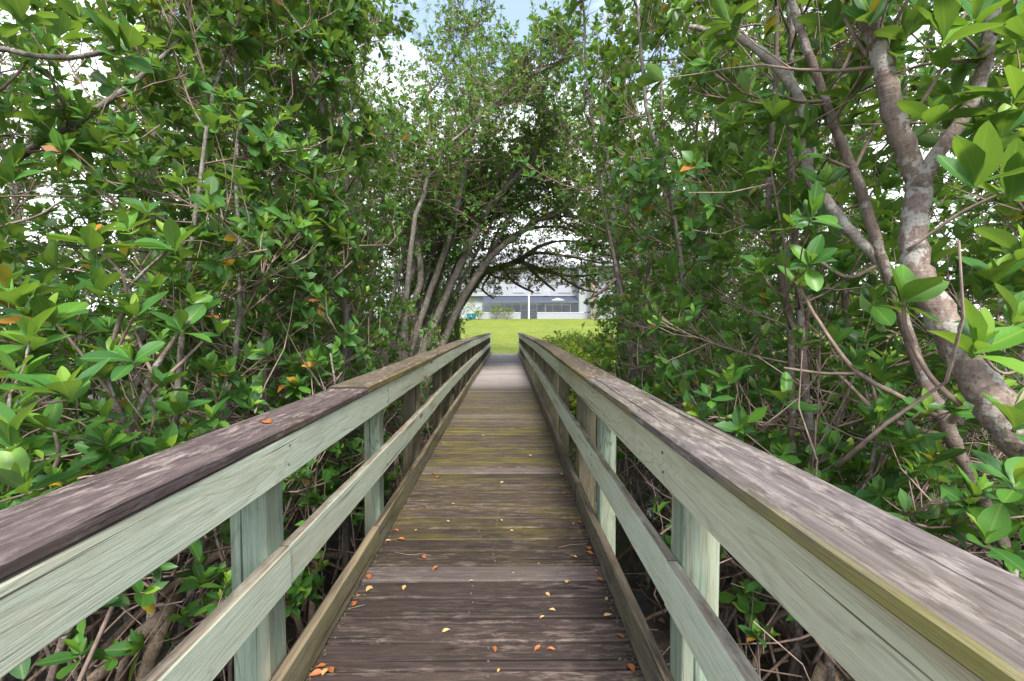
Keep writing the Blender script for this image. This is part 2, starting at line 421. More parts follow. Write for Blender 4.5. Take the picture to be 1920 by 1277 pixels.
def grid_mesh(name, xs, ys, zf, mat):
    X, Y = np.meshgrid(xs, ys); Z = zf(X, Y)
    V = np.stack([X, Y, Z], -1).reshape(-1, 3); nx, ny = len(xs), len(ys)
    i = np.arange((ny - 1) * nx).reshape(ny - 1, nx)[:, :-1].ravel()
    L = np.stack([i, i + 1, i + nx + 1, i + nx], -1).ravel()
    return mesh_np(name, V, L, np.full(len(i), 4), mat)
xs = np.concatenate([np.linspace(-400, -14, 14)[:-1], np.linspace(-14, 14, 90), np.linspace(14, 400, 14)[1:]])
ys = np.concatenate([np.linspace(-60, -3, 8)[:-1], np.linspace(-3, 18.6, 80)])
tag(link_mesh('mud_ground', grid_mesh('mud_ground', xs, ys, ground_z, M['mud'])), kind='structure')
ys = np.concatenate([np.linspace(18.6, 26, 16)[:-1], np.linspace(26, 62, 20)[:-1], np.linspace(62, 600, 10)])
tag(link_mesh('lawn', grid_mesh('lawn', xs, ys, ground_z, M['lawn'])), kind='structure')
wp = MB(); wp.add([(-60, 2.5, -0.9), (60, 2.5, -0.9), (60, 17.5, -0.9), (-60, 17.5, -0.9)], [(0, 1, 2, 3)])
tag(link_mesh('water', wp.mesh('water', M['water'])), kind='structure')

# ------------------------------------------------------------------ the boardwalk
_py = np.array([-3, 0, 1.5, 2.6, 4.0, 5.5, 7.5, 9.5, 12, 16, 20.7, 23]); _pz = np.array([-.01, 0, 0, .003, .014, .030, .040, .032, .006, -.032, -.062, -.07])
def deck_z(y): return np.interp(y, _py, np.convolve(np.pad(_pz, 1, 'edge'), [.15, .7, .15], 'valid'))
XL, XR, Y0, Y1 = -0.74, 0.4975, -0.55, 20.72

bridge = tag(empty('boardwalk', (0, 0, 0)), 'narrow weathered wooden footbridge with railings leading to the lawn', 'footbridge')
plank_meshes = []
for k in range(6):
    L, Wd, Tk = XR + 0.034 - (XL - 0.034), 0.1335 - 0.002 * (k % 3), 0.036
    n = 7; b = 0.005
    prof = [(-Wd/2, -Tk), (Wd/2, -Tk), (Wd/2, -b), (Wd/2 - b, 0), (-Wd/2 + b, 0), (-Wd/2, -b)]
    V = []; rr = np.random.default_rng(50 + k)
    for i in range(n):
        x = -L / 2 + L * i / (n - 1)
        dz = 0.0015 * rr.normal(); dw = 0.0012 * rr.normal(); cup = 0.0012 * rr.normal()
        for j, (yy, zz) in enumerate(prof):
            V.append((x, yy + dw * np.sign(yy), zz + dz + (cup if j in (3,) else 0)))
    F = [tuple(i * 6 + j for i, j in ((i, j), (i + 1, j), (i + 1, (j + 1) % 6), (i, (j + 1) % 6))) for i in range(n - 1) for j in range(6)]
    F += [tuple(range(6)), tuple((n - 1) * 6 + j for j in range(5, -1, -1))]
    mb = MB(); mb.add(V, [f[::-1] for f in F]); 
    nf = len(mb.F)
    for jx in (-L / 2 + .05, .05, L / 2 - .05):
        for jy in (-.035, .035):
            cx, cy = jx + rr.normal(0, .006), jy + rr.normal(0, .006)
            mb.add([(cx + .0042 * math.cos(q * 1.0472), cy + .0042 * math.sin(q * 1.0472), .0035) for q in range(6)] + [(cx + .0042 * math.cos(q * 1.0472), cy + .0042 * math.sin(q * 1.0472), -.004) for q in range(6)], [tuple(range(6))] + [(q, q + 6, (q + 1) % 6 + 6, (q + 1) % 6) for q in range(6)])
    me = mb.mesh('plank', M['plank']); me.materials.append(M['nail'])
    for q in range(nf, len(mb.F)): me.polygons[q].material_index = 1
    plank_meshes.append(me)
y = Y0; i = 0
while y < Y1:
    o = link_mesh('plank', plank_meshes[random.randrange(6)], bridge)
    yc = y + 0.072
    slope = math.atan((deck_z(yc + 0.1) - deck_z(yc - 0.1)) / 0.2)
    o.location = ((XL + XR) / 2 + random.uniform(-.004, .004), yc, float(deck_z(yc)) + random.uniform(-.0022, .0015))
    o.rotation_euler = (slope + random.gauss(0, .004), random.gauss(0, .0012), (math.pi if random.random() < .5 else 0) + random.gauss(0, .0015))
    ms = float(np.interp(yc, [2.2, 3.3, 3.9, 5.0, 7.5, 8.8, 9.6], [0.06, .35, .85, .95, .9, .55, 0])) * random.uniform(.3, 1.0)
    if abs(yc - 2.9) < .2: ms = max(ms, .45)
    o['moss'] = ms * .85
    o['bleach_light'] = float(np.interp(yc, [3, 8.6, 9.6, 11, 16, 20.7], [0.0, .12, .75, .95, .8, .62])) * random.uniform(.7, 1.0) + (0.15 if random.random() < .12 else 0)  # far planks: grey weathering, with open-sky brightness put into the colour too
    y += 0.1455 + random.uniform(-.0015, .003); i += 1

def board(name, xa, xb, za, zb, ya, yb, mat, parent, nails=None, cham=0.004, jit=0.0):
    """Long board along y following the arch of the bridge; object origin at its middle."""
    n = max(3, int((yb - ya) / 0.2) + 2)
    ysn = np.linspace(ya, yb, n); yc = (ya + yb) / 2; xc, zc = (xa + xb) / 2, (za + zb) / 2
    c = cham
    prof = [(xa + c, za), (xb - c, za), (xb, za + c), (xb, zb - c), (xb - c, zb), (xa + c, zb), (xa, zb - c), (xa, za + c)]
    V = []; rr = np.random.default_rng(int(abs(xa * 1000 + ya * 77 + za * 333)) + 5)
    z0 = float(deck_z(yc)); ph = abs(xa) * 37 % 6 + za * 11; wob = 0.0022 * math.sin(xa * 91 + za * 57)
    for k, yy in enumerate(ysn):
        mid = 0.0 if k in (0, n - 1) else 1.0
        wx = jit * math.sin(yy * 1.3 + ph) + mid * rr.normal(0, 0.0009); wz = wob * math.sin(yy * 1.1 + ph) + mid * rr.normal(0, 0.0008)
        for (px, pz) in prof: V.append((px - xc + wx, yy - yc, pz - zc + float(deck_z(yy)) - z0 + wz))
    F = [(i * 8 + j, i * 8 + (j + 1) % 8, (i + 1) * 8 + (j + 1) % 8, (i + 1) * 8 + j) for i in range(n - 1) for j in range(8)]
    F += [tuple(range(7, -1, -1)), tuple((n - 1) * 8 + j for j in range(8))]
    mb = MB(); mb.add(V, [f[::-1] for f in F]); nf = len(mb.F)
    if nails:
        xi, sg = (xb, 1) if xa < XL + .01 else (xa, -1)
        for ny in nails:
            if not ya + .03 < ny < yb - .03 or ny > 9: continue
            for fz in (.28, .74):
                cy, cz = ny + rr.normal(0, .012), za + (zb - za) * (fz + rr.normal(0, .04))
                ring = [(cy + .0045 * math.cos(q * 1.0472) - yc, cz + .0045 * math.sin(q * 1.0472) - zc + float(deck_z(ny)) - z0) for q in range(6)]
                wv = jit * math.sin(ny * 1.3 + ph)
                mb.add([(xi - xc + sg * .0035 + wv, u, w) for u, w in ring] + [(xi - xc - sg * .008 + wv, u, w) for u, w in ring], [tuple(range(6))] + [(q, q + 6, (q + 1) % 6 + 6, (q + 1) % 6) for q in range(6)])
    me = mb.mesh(name, mat)
    if nails:
        me.materials.append(M['nail'])
        for q in range(nf, len(mb.F)): me.polygons[q].material_index = 1
    o = link_mesh(name, me, parent, (xc, yc, zc + z0))
    o['moss'] = 0.5
    return o

def post(x0, x1, y0, y1, zt, mat, parent):
    zb = float(ground_z((x0 + x1) / 2, y0)) - 0.12
    mb = MB().box((0, 0, 0), (x1 - x0, y1 - y0, zt - zb), 0.006)
    o = link_mesh('post', mb.mesh('post', mat), parent, ((x0 + x1) / 2, (y0 + y1) / 2, (zt + zb) / 2))
    o.rotation_euler = (random.gauss(0, .004), random.gauss(0, .004), 0)
    o['moss'] = random.uniform(.2, .8)
    return o

TH = 0.038
NL = [1.50, 2.755, 3.935, 5.285, 6.265, 7.45, 8.56]; NR = [1.40, 2.62, 3.40, 4.63, 5.66, 6.75, 7.76, 8.85]
rail_l = empty('railing', (0, 0, 0), bridge); rail_r = empty('railing', (0, 0, 0), bridge)
# left: cap, top rail, mid rail, curb; joints where the photograph shows them
zt0, zt1 = 0.786, 0.924; zm0, zm1 = 0.403, 0.543
cut = [Y0, 2.80, 5.30, 8.0, 11.0, 14.2, 17.4, Y1]
for k, (a, b) in enumerate(zip(cut, cut[1:])):
    o = board('top_rail', XL - TH, XL, zt0, zt1, a, b - .0035, M['rail'], rail_l, jit=.004, nails=NL)
cutc = [Y0, 2.36, 5.1, 7.9, 10.8, 13.9, 17.1, Y1 + .03]
for k, (a, b) in enumerate(zip(cutc, cutc[1:])):
    dz = 0.0 if k == 0 else (0.010 if k == 1 else 0.004 * (k % 2))
    o = board('cap_board', XL - .205, XL + .004, zt1 + .001, zt1 + .031 + dz, a, b - .002, M['cap'] if k == 0 else (M['cap_grey'] if k == 3 else M['cap_brown']), rail_l, cham=.006)
    o['moss'] = [0.12, .85, .9, .7, .5, .5, .4][k]
cutm = [Y0, 1.515, 3.95, 6.3, 8.6, 10.9, 14.0, 17.3, Y1]
for k, (a, b) in enumerate(zip(cutm, cutm[1:])):
    board('mid_rail', XL - TH - .001, XL + (.004 if k == 0 else .0), zm0, zm1, a, b - .0035, M['rail'], rail_l, jit=.004, nails=NL)
cutk = [Y0, 2.55, 5.6, 9.1, 12.6, 16.3, Y1]
for k, (a, b) in enumerate(zip(cutk, cutk[1:])):
    o = board('curb', XL - TH - .002, XL + random.uniform(-.002, .002), .003, .14, a, b - .006, M['curb'], rail_l, jit=.004); o['moss'] = .5
# right
zt0r, zt1r, zm0r, zm1r = 0.790, 0.932, 0.412, 0.556
cut = [Y0, 4.30, 7.4, 10.6, 13.8, 17.2, Y1]
for k, (a, b) in enumerate(zip(cut, cut[1:])):
    board('top_rail', XR, XR + TH, zt0r, zt1r, a, b - .0035, M['rail_warm'] if k < 1 else M['rail'], rail_r, jit=.004, nails=NR)
cutc = [Y0, 2.62, 4.65, 7.6, 10.9, 14.1, 17.3, Y1 + .03]
for k, (a, b) in enumerate(zip(cutc, cutc[1:])):
    z_ = zt1r + .012 - .0015 * k
    if k == 1: z_ += .003
    o = board('cap_board', XR - (.030 if k < 2 else .008), XR + .160, z_, z_ + .036, a, b - .002, M['cap_grey'] if k in (0,) else M['cap_brown'], rail_r, cham=.007)
    o['moss'] = [1.0, .9, 1.0, .9, .7, .5, .4][k]
cutm = [Y0, 1.38, 3.39, 5.6, 7.7, 10.8, 14.0, 17.3, Y1]
for k, (a, b) in enumerate(zip(cutm, cutm[1:])):
    board('mid_rail', XR - (.003 if k == 0 else 0), XR + TH + .001, zm0r, zm1r, a, b - .0035, M['rail'], rail_r, jit=.004, nails=NR)
cutk = [Y0, 3.2, 6.4, 9.4, 12.8, 16.3, Y1]
for k, (a, b) in enumerate(zip(cutk, cutk[1:])):
    o = board('curb', XR + random.uniform(-.002, .002), XR + TH + .004, .003, .145, a, b - .006, M['curb_dark'], rail_r, jit=.005); o['moss'] = .4
pl, pr = XL - TH - .003, XR + TH + .005
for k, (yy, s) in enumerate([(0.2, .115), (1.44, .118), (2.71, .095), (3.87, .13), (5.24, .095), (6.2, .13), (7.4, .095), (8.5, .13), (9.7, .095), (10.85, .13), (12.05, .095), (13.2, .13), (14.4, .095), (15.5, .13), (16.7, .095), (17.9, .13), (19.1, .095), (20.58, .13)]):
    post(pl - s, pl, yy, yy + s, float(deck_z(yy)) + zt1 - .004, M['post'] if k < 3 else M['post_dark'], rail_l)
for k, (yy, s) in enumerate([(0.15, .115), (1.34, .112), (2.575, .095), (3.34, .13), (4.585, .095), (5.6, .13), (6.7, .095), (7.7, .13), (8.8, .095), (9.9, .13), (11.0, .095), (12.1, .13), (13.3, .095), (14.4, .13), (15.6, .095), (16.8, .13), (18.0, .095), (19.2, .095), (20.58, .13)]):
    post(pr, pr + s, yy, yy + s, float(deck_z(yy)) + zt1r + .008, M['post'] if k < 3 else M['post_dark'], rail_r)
for (xa, xb) in ((XL - .118, XL - .077), (XR + .06, XR + .105), (-.14, -.10)):
    for (a, b) in ((Y0, 6.2), (6.2, 13.2), (13.2, Y1)):
        o = board('beam', xa, xb, -.20, -.042, a, b - .005, M['beam'], bridge); o['moss'] = .9
for yy in np.arange(1.5, 20, 2.35):
    mb = MB().box((0, 0, 0), (XR - XL + .3, .05, .14), .004)
    link_mesh('cross_beam', mb.mesh('cross_beam', M['beam']), bridge, ((XL + XR) / 2, float(yy), float(deck_z(yy)) - .28))

# ------------------------------------------------------------------ leaves
# 8-vertex leaf used in bulk: x across (unit half width), y along, z up
LV = np.array([(0, 0, 0), (-.42, .30, .03), (0, .30, 0), (.42, .30, .03), (-.48, .66, .02), (0, .66, -.012), (.48, .66, .02), (0, 1, -.06)])
LF = [(0, 2, 1), (0, 3, 2), (1, 2, 5, 4), (2, 3, 6, 5), (4, 5, 7), (5, 6, 7)]
LL = np.array([i for f in LF for i in f]); LS = np.array([len(f) for f in LF])
LUV = np.stack([LV[:, 0] + .5, LV[:, 1]], -1)[LL]

LV4 = np.array([(0, 0, 0), (-.5, .52, .03), (0, .5, 0), (.5, .52, .03), (0, 1, -.05)]); LF4 = [(0, 2, 1), (0, 3, 2), (1, 2, 4), (2, 3, 4)]
LL4 = np.array([i for f in LF4 for i in f]); LS4 = np.array([3] * 4); LUV4 = np.stack([LV4[:, 0] + .5, LV4[:, 1]], -1)[LL4]

def leaves_mesh(name, A, mat, origin, simple=False):
    LV, LF, LL, LS, LUV = (LV4, LF4, LL4, LS4, LUV4) if simple else (globals()['LV'], globals()['LF'], globals()['LL'], globals()['LS'], globals()['LUV'])
    n = len(A['P'])
    V = (A['P'][:, None] - origin + A['S'][:, None] * (LV[None, :, 0:1] * A['W'][:, None, None]) + A['D'][:, None] * (LV[None, :, 1:2] * A['L'][:, None, None])
         + A['N'][:, None] * ((LV[None, :, 2:3] * A['curl'][:, None, None]) * A['L'][:, None, None]))
    loops = (LL[None] + len(LV) * np.arange(n)[:, None]).ravel()
    return mesh_np(name, V.reshape(-1, 3), loops, np.tile(LS, n), mat, True, np.repeat(A['tint'], len(LF)), np.tile(LUV, (n, 1)))

def fine_leaf(name, mat, tint, shape):
    """Leaf of 40 triangles with a folded midrib and a bent tip, unit size."""
    rows = np.array([0.0, .12, .30, .50, .70, .87, .96, 1.0])
    ws = [np.array([.03, .17, .38, .49, .46, .29, .13, .01]), np.array([.03, .14, .31, .46, .50, .36, .18, .015]), np.array([.03, .20, .42, .48, .40, .24, .10, .01])][shape]
    V = []; UV = []
    for r, w in zip(rows, ws):
        zc = [-.10, -.16, .05][shape] * r * r + .02 * math.sin(r * 5)
        for u in (-1, -.5, 0, .5, 1):
            V.append((u * w, r, zc + .07 * abs(u) ** 1.5 * (w / .5) + .008 * math.sin(9 * r + 3 * u))); UV.append((u * w + .5, r))
    F = [(i * 5 + j, i * 5 + j + 1, (i + 1) * 5 + j + 1, (i + 1) * 5 + j) for i in range(len(rows) - 1) for j in range(4)]
    L = np.array([i for f in F for i in f])
    return mesh_np(name, np.array(V), L, np.full(len(F), 4), mat, True, np.full(len(F), tint), np.array(UV)[L])
TINTS = [0.05, .15, .25, .35, .45, .55, .65, .75, .82, .88, .93, .97]
FINE = {}
def fine_mesh(matkey, tint, shape):
    k = min(range(len(TINTS)), key=lambda i: abs(TINTS[i] - tint)); key = (matkey, k, shape)
    if key not in FINE: FINE[key] = fine_leaf('leaf', M[matkey], TINTS[k], shape)
    return FINE[key]

def blocked(P):
    """True where nothing of a generated tree may grow: the walkway, the view over the lawn, the space round the camera."""
    x, y, z = P[..., 0], P[..., 1], P[..., 2]
    zl = np.where(y < 4.5, 9.0, 2.5 + 0.03 * y)
    a = (x > -1.02) & (x < 0.74) & (y < 22) & (z < zl)
    b = (y > 7) & (y < 12.5) & (x > -1.18) & (x < 1.75) & (z < 2.25)
    c = (y >= 12.5) & (y < 26) & (x > -1.55 - .04 * (y - 12.5)) & (x < 3.4 + .12 * (y - 12.5)) & (z < 2.45 + .02 * (y - 12))
    b = b | ((y > 4.4) & (y < 12.6) & (x > 0) & (x < .243 * y) & (z < 1.3 + .115 * y))
    d = (x * x + y * y + (z - 1.3) ** 2) < 0.75 ** 2
    return a | b | c | d

leaf_parts_total = 0
class Tree:
    def __init__(self, name, base, leafmat='leaf', bark='bark', free=False, seed=0):
        self.name = name; self.base = np.array(base, float); self.leafmat = leafmat; self.bark = bark; self.free = free
        self.rng = np.random.default_rng(seed + 1000); self.simple = False; self.fresh = .36; self.oldp = .016
        self.tubes = {'trunk': MB(), 'branches': MB(), 'prop_roots': MB()}
        self.ros = []                                    # (point, axis, n, L, young)
    def tube(self, part, P, r, sides):
        self.tubes[part].tube(P, r, sides); return self
    def clip(self, P):
        if self.free: return P
        b = blocked(P)
        return P[:int(np.argmax(b))] if b.any() else P
    def limb(self, p, d, L, r, lift=0.35, n=5, wob=0.18):
        P = [np.array(p, float)]; d = np.array(d, float); d /= np.linalg.norm(d); st = L / (n - 1)
        for i in range(n - 1):
            d = d + self.rng.normal(0, wob, 3); d[2] += lift / n; d /= np.linalg.norm(d)
            P.append(P[-1] + d * st)
        return np.array(P), d
    def grow(self, path, r0, n_limb, lo, hi, limb_len, twigs, leaf_n, leaf_L, out=1.0, lift=0.35, side=None, bare=0.0):
        """Limbs, twigs and leaf rosettes along a trunk path."""
        g = self.rng; N = len(path)
        for k in range(n_limb):
            f = lo + (hi - lo) * (k + g.random()) / n_limb
            i = min(N - 1.001, f * (N - 1)); i0 = int(i); p = path[i0] + (path[i0 + 1] - path[i0]) * (i - i0)
            az = k * 2.4 + g.normal(0, .5)
            if side is not None: az = side + g.normal(0, 1.1)
            el = g.uniform(-.1, .7) if f < .8 else g.uniform(.3, 1.2)
            d = np.array([math.cos(az) * math.cos(el) * out, math.sin(az) * math.cos(el) * out, math.sin(el)])
            L = limb_len * g.uniform(.55, 1.25) * (1.1 - .35 * f)
            P, dd = self.limb(p, d, L, r0 * .4, lift)
            P = self.clip(P)
            if len(P) < 2: continue
            rl = max(.004, r0 * .30 * (1 - .4 * f))
            self.tube('branches', P, np.linspace(rl, .0035, len(P)), 5)
            nb = bare > 0 and g.random() < bare
            m = int(twigs * g.uniform(.7, 1.3)) + 1
            for q in range(m):
                s = .25 + .75 * (q + g.random()) / m if q < m - 1 else 1.0
                j = min(len(P) - 1.001, s * (len(P) - 1)); j0 = int(j); b = P[j0] + (P[j0 + 1] - P[j0]) * (j - j0)
                ta = P[j0 + 1] - P[j0]; ta = ta / (np.linalg.norm(ta) + 1e-9)
                td = ta * (1.0 if s < 1 else 2.0) + g.normal(0, .75, 3); td[2] += .25
                tl = g.uniform(.12, .34) * (1.5 if nb else 1)
                T, td = self.limb(b, td, tl, .003, .6, 3, .2)
                T = self.clip(T)
                if len(T) < 2: continue
                V, F = tube_geo(T, np.linspace(.0035, .002, len(T)), 3, False); self.tubes['branches'].add(V, F)
                if not nb: self.ros.append((T[-1], td + np.array([0, 0, .35]), max(3, int(leaf_n * g.uniform(.7, 1.3))), leaf_L * g.uniform(.75, 1.2)))
    def rosette(self, p, axis, n=8, L=.11): self.ros.append((np.array(p, float), np.array(axis, float), n, L))
    def roots(self, p, n, rad, r=.02, z0=.7):
        g = self.rng
        for k in range(n):
            az = g.uniform(0, 6.28); R_ = rad * g.uniform(.4, 1.2); h = z0 * g.uniform(.35, 1.1)
            e = np.array([p[0] + math.cos(az) * R_, p[1] + math.sin(az) * R_, 0])
            e[2] = float(ground_z(e[0], e[1])) - .06
            s = np.array([p[0], p[1], float(ground_z(p[0], p[1])) + h])
            m1 = s * .62 + e * .38; m1[2] = s[2] * .82 + e[2] * .18; m2 = s * .2 + e * .8; m2[2] = s[2] * .42 + e[2] * .58
            P = smooth_path([s, m1 + g.normal(0, .03, 3), m2 + g.normal(0, .03, 3), e], 3)
            if not self.free and blocked(P).any(): continue
            self.tube('prop_roots', P, np.linspace(r * 1.1, r * .65, len(P)) * g.uniform(.6, 1.2), 5)
    def tangle(self, p, n, spread, z0, z1):
        g = self.rng
        for k in range(n):
            q = np.array([p[0] + g.normal(0, spread), p[1] + g.normal(0, spread), g.uniform(z0, z1)])
            az = g.uniform(0, 6.28); d = np.array([math.cos(az), math.sin(az), g.uniform(-.4, 1.3)])
            P, _ = self.limb(q, d, g.uniform(.35, 1.1), .004, .2, 5, .3); P = self.clip(P)
            if len(P) < 3: continue
            r = g.uniform(.003, .008)
            self.tube('branches', P, np.linspace(r, .002, len(P)), 4)
    def leaves(self):
        g = self.rng
        if not self.ros: return None
        P, D, N_, L_, W_, T_ = [], [], [], [], [], []
        for (p, a, n, L) in self.ros:
            a = a / (np.linalg.norm(a) + 1e-9)
            u = np.cross(a, [0.3, 0.9, 0.2]); u /= np.linalg.norm(u) + 1e-9; v = np.cross(a, u)
            k = np.arange(n); ph = k * 1.5708 + (k // 2) * .55 + g.uniform(0, 6.28) + g.normal(0, .18, n)
            f = k / max(1, n - 1)
            th = np.where(f > .72, g.uniform(.12, .5, n), g.uniform(.75, 1.75, n) - .75 * f)
            r = np.cos(ph)[:, None] * u + np.sin(ph)[:, None] * v
            d = a * np.cos(th)[:, None] + r * np.sin(th)[:, None]
            nn = a * np.sin(th)[:, None] - r * np.cos(th)[:, None]
            roll = g.normal(0, .25, n)[:, None]; s = np.cross(d, nn)
            nn = nn * np.cos(roll) + s * np.sin(roll)
            young = f > .72
            l = L * np.where(young, g.uniform(.4, .75, n), g.uniform(.75, 1.15, n))
            ti = np.where(young, g.uniform(.66, .89, n), np.clip(g.normal(self.fresh, .16, n), .02, max(.78, self.fresh)))
            old = (g.random(n) < self.oldp) & ~young; ti = np.where(old, g.uniform(.91, 1.0, n), ti)
            P.append(p - a * .03 * (1 - f)[:, None]); D.append(d); N_.append(nn); L_.append(l); W_.append(l * g.uniform(.36, .60, n) * np.where(young, .8, 1)); T_.append(ti)
        A = dict(P=np.concatenate(P), D=np.concatenate(D), N=np.concatenate(N_), L=np.concatenate(L_), W=np.concatenate(W_), tint=np.concatenate(T_))
        A['S'] = np.cross(A['D'], A['N']); A['curl'] = g.uniform(-.4, 4.2, len(A['L']))
        if not self.free:
            tip = A['P'] + A['D'] * A['L'][:, None]
            keep = ~(blocked(A['P']) | blocked(tip)); A = {k: v[keep] for k, v in A.items()}
        return A
    def build(self, label, group=None, cat='mangrove tree', max_parts=0, min_px=30, sides=None):
        global leaf_parts_total
        root = tag(empty(self.name, tuple(self.base)), label, cat, group)
        for part, mb in self.tubes.items():
            if not mb.n: continue
            mb.V = [np.concatenate(mb.V) - self.base]
            pt = link_mesh(part, mb.mesh(part, M[self.bark] if part == 'trunk' else (M['root'] if part == 'prop_roots' else M['twig']), True), root)
            if part == 'branches': pt['kind'] = 'stuff'
        A = self.leaves()
        if A is None or not len(A['L']): return root
        if max_parts:
            c = A['P'] + A['D'] * A['L'][:, None] * .5 - np.array(cam.location)
            dep = np.maximum(c @ (-np.array(CAM_M.col[2])), .05)
            u = FPX * (c @ np.array(CAM_M.col[0])) / dep; v = FPX * (c @ np.array(CAM_M.col[1])) / dep
            px = FPX * A['L'] / dep
            ok = (dep > .3) & (np.abs(u) < 985) & (np.abs(v) < 660) & (px >= min_px)
            idx = np.argsort(-px * ok)[:max_parts]; idx = idx[ok[idx]]
            for i in idx:
                o = bpy.data.objects.new('leaf', fine_mesh(self.leafmat, float(A['tint'][i]), int(self.rng.integers(3))))
                o.parent = root
                s, d_, n_, l, w, p = A['S'][i], A['D'][i], A['N'][i], A['L'][i], A['W'][i], A['P'][i] - self.base
                o.matrix_basis = Matrix(((s[0] * w, d_[0] * l, n_[0] * l, p[0]), (s[1] * w, d_[1] * l, n_[1] * l, p[1]), (s[2] * w, d_[2] * l, n_[2] * l, p[2]), (0, 0, 0, 1)))
                col.objects.link(o)
            leaf_parts_total += len(idx)
            rest = np.ones(len(A['L']), bool); rest[idx] = False
            A = {k: v[rest] for k, v in A.items()}
        if len(A['L']):
            tag(link_mesh('foliage', leaves_mesh('foliage', A, M[self.leafmat], self.base, self.simple), root), kind='stuff')
        return root

def trunk_path(base, h, lean, g, n=9, wob=.05):
    P = []; off = np.zeros(2)
    for i in range(n):
        f = i / (n - 1); off = off + g.normal(0, wob, 2)
        P.append((base[0] + lean[0] * f ** 1.4 + off[0], base[1] + lean[1] * f ** 1.4 + off[1], base[2] + h * f))
    return smooth_path(P, 2)

# ------------------------------------------------------------------ generated thicket
def copy_thing(src, loc, rz, sc, label, group):
    r = src.copy(); col.objects.link(r); r.location = loc; r.rotation_euler = (0, 0, rz); r.scale = (sc, sc, sc)
    r['label'] = label; r['group'] = group
    for ch in src.children:
        c = ch.copy(); col.objects.link(c); c.parent = r
    return r

def thicket_tree(x, y, h, lean, r, seed, dens, label, group, max_parts=0, min_px=30, L=.105, roots=5, tangle=0, lo=.14, twigs=11, limb=1.0, free=False, simple=True):
    gz = float(ground_z(x, y))
    T = Tree('mangrove_tree', (x, y, gz), 'leaf', ['bark', 'bark_grey'][seed % 2], seed=seed, free=free)
    T.simple = simple
    g = T.rng
    stems = 1 if g.random() < .55 else 2
    for s in range(stems):
        ln = np.array(lean) * g.uniform(.6, 1.3) + g.normal(0, .25, 2)
        hh = h * g.uniform(.85, 1.08)
        P = trunk_path((x + g.normal(0, .06), y + g.normal(0, .06), gz - .05), hh, ln, g)
        b = blocked(P)
        if b.any() and not free:
            P = P[:max(2, int(np.argmax(b)))]
        rr = r * g.uniform(.7, 1.1)
        T.tube('trunk', P, np.linspace(rr, rr * .25, len(P)), 7)
        T.grow(P, rr, int(dens * h / stems * .9) + 3, lo, 1.0, limb, twigs, 8, L)
    T.roots((x, y), roots, .75, .017 + .013 * (math.hypot(x, y) < 3.8))
    if tangle: T.tangle((x, y), tangle, .55, gz + .3, gz + 1.9)
    return T.build(label, group, max_parts=max_parts, min_px=min_px)

rows_l = [(-1.7, 1.05, 2.0, 19.5), (-2.6, 1.3, 1.5, 20), (-3.8, 1.5, 1.6, 22), (-5.4, 1.9, 2.4, 23), (-7.6, 2.4, 3.5, 25), (-10.5, 4.0, 5, 27), (-14.0, 4.4, 4, 30)]
rows_r = [(1.5, 1.15, 2.3, 5.2), (2.5, 1.25, 1.9, 8.6), (3.7, 1.5, 2.0, 13), (5.2, 1.8, 2.4, 18), (7.4, 2.4, 3.5, 23), (10.3, 4.0, 5, 26), (14.0, 4.4, 4, 30)]
sd = 0; near_n = {}
ORD = 'first second third fourth fifth sixth seventh eighth ninth tenth eleventh twelfth thirteenth fourteenth'.split()
variants = []
for sgn, rows in ((-1, rows_l), (1, rows_r)):
    side = 'left' if sgn < 0 else 'right'
    for ri, (x0, step, ya, yb) in enumerate(rows):
        yy = ya; near_n = {}
        while yy < yb:
            sd += 1
            g = np.random.default_rng(sd)
            x = x0 + g.normal(0, .14 + .1 * ri); y = yy + g.normal(0, .25)
            if sgn < 0 and ((ri == 0 and 5.4 < y < 10.9) or (ri == 1 and 7.2 < y < 10.9)):
                yy += step; continue
            x = min(x, -1.45) if sgn < 0 else max(x, 1.25)
            dist = math.hypot(x, y)
            if ri >= 2 and sgn * x > 3.0:
                lab = f'tall mangrove tree deep in the thicket {side} of the boardwalk'; grp = f'tall mangrove trees deep in the thicket {side} of the boardwalk'
                h = 7.0 + g.uniform(-.5, .5)
                if len(variants) < 8:
                    variants.append(thicket_tree(x, y, h, (g.normal(0, .35), g.normal(0, .35)), .036, sd, 7.5, lab, grp, L=.105, roots=6, tangle=14, lo=.12, twigs=12, limb=1.25, free=True))
                else:
                    sc = np.clip(.62 + .055 * dist, .7, 1.18) * g.uniform(.92, 1.08)
                    copy_thing(variants[int(g.integers(8))], (x, y, float(ground_z(x, y))), g.uniform(0, 6.28), float(sc), lab, grp)
            else:
                h = min(8.2, 3.2 + .62 * dist) * g.uniform(.9, 1.08)
                lean = (-sgn * (g.uniform(.9, 2.4) if y > 7 and ri < 2 else g.uniform(.1, .5)), g.normal(0, .3))
                near_n[side] = near_n.get(side, 0) + (y < 7)
                if y < 7: lab = f'leafy mangrove tree, {ORD[near_n[side] - 1]} of the {["first", "second", "third", "fourth"][ri]} row along the near {side} railing'
                elif False: lab = f'leafy slender mangrove tree crowding the near {side} railing of the boardwalk'
                else: lab = f'slim mangrove tree beside the far {side} railing of the boardwalk'
                thicket_tree(x, y, h, lean, .017 + .0028 * h, sd, 8.2 if dist < 7 else 6.4, lab, f'mangrove trees along the near {side} railing' if y < 7 else f'slim mangrove trees beside the far {side} railing',
                             max_parts=110 if dist < 4.2 else 0, L=.098, roots=8 if dist < 9 else 3, tangle=22 if dist < 7 else 8,
                             lo=.15, twigs=13 if dist < 7 else 10, limb=.9, simple=dist > 4.5)
            yy += step * g.uniform(.85, 1.15)

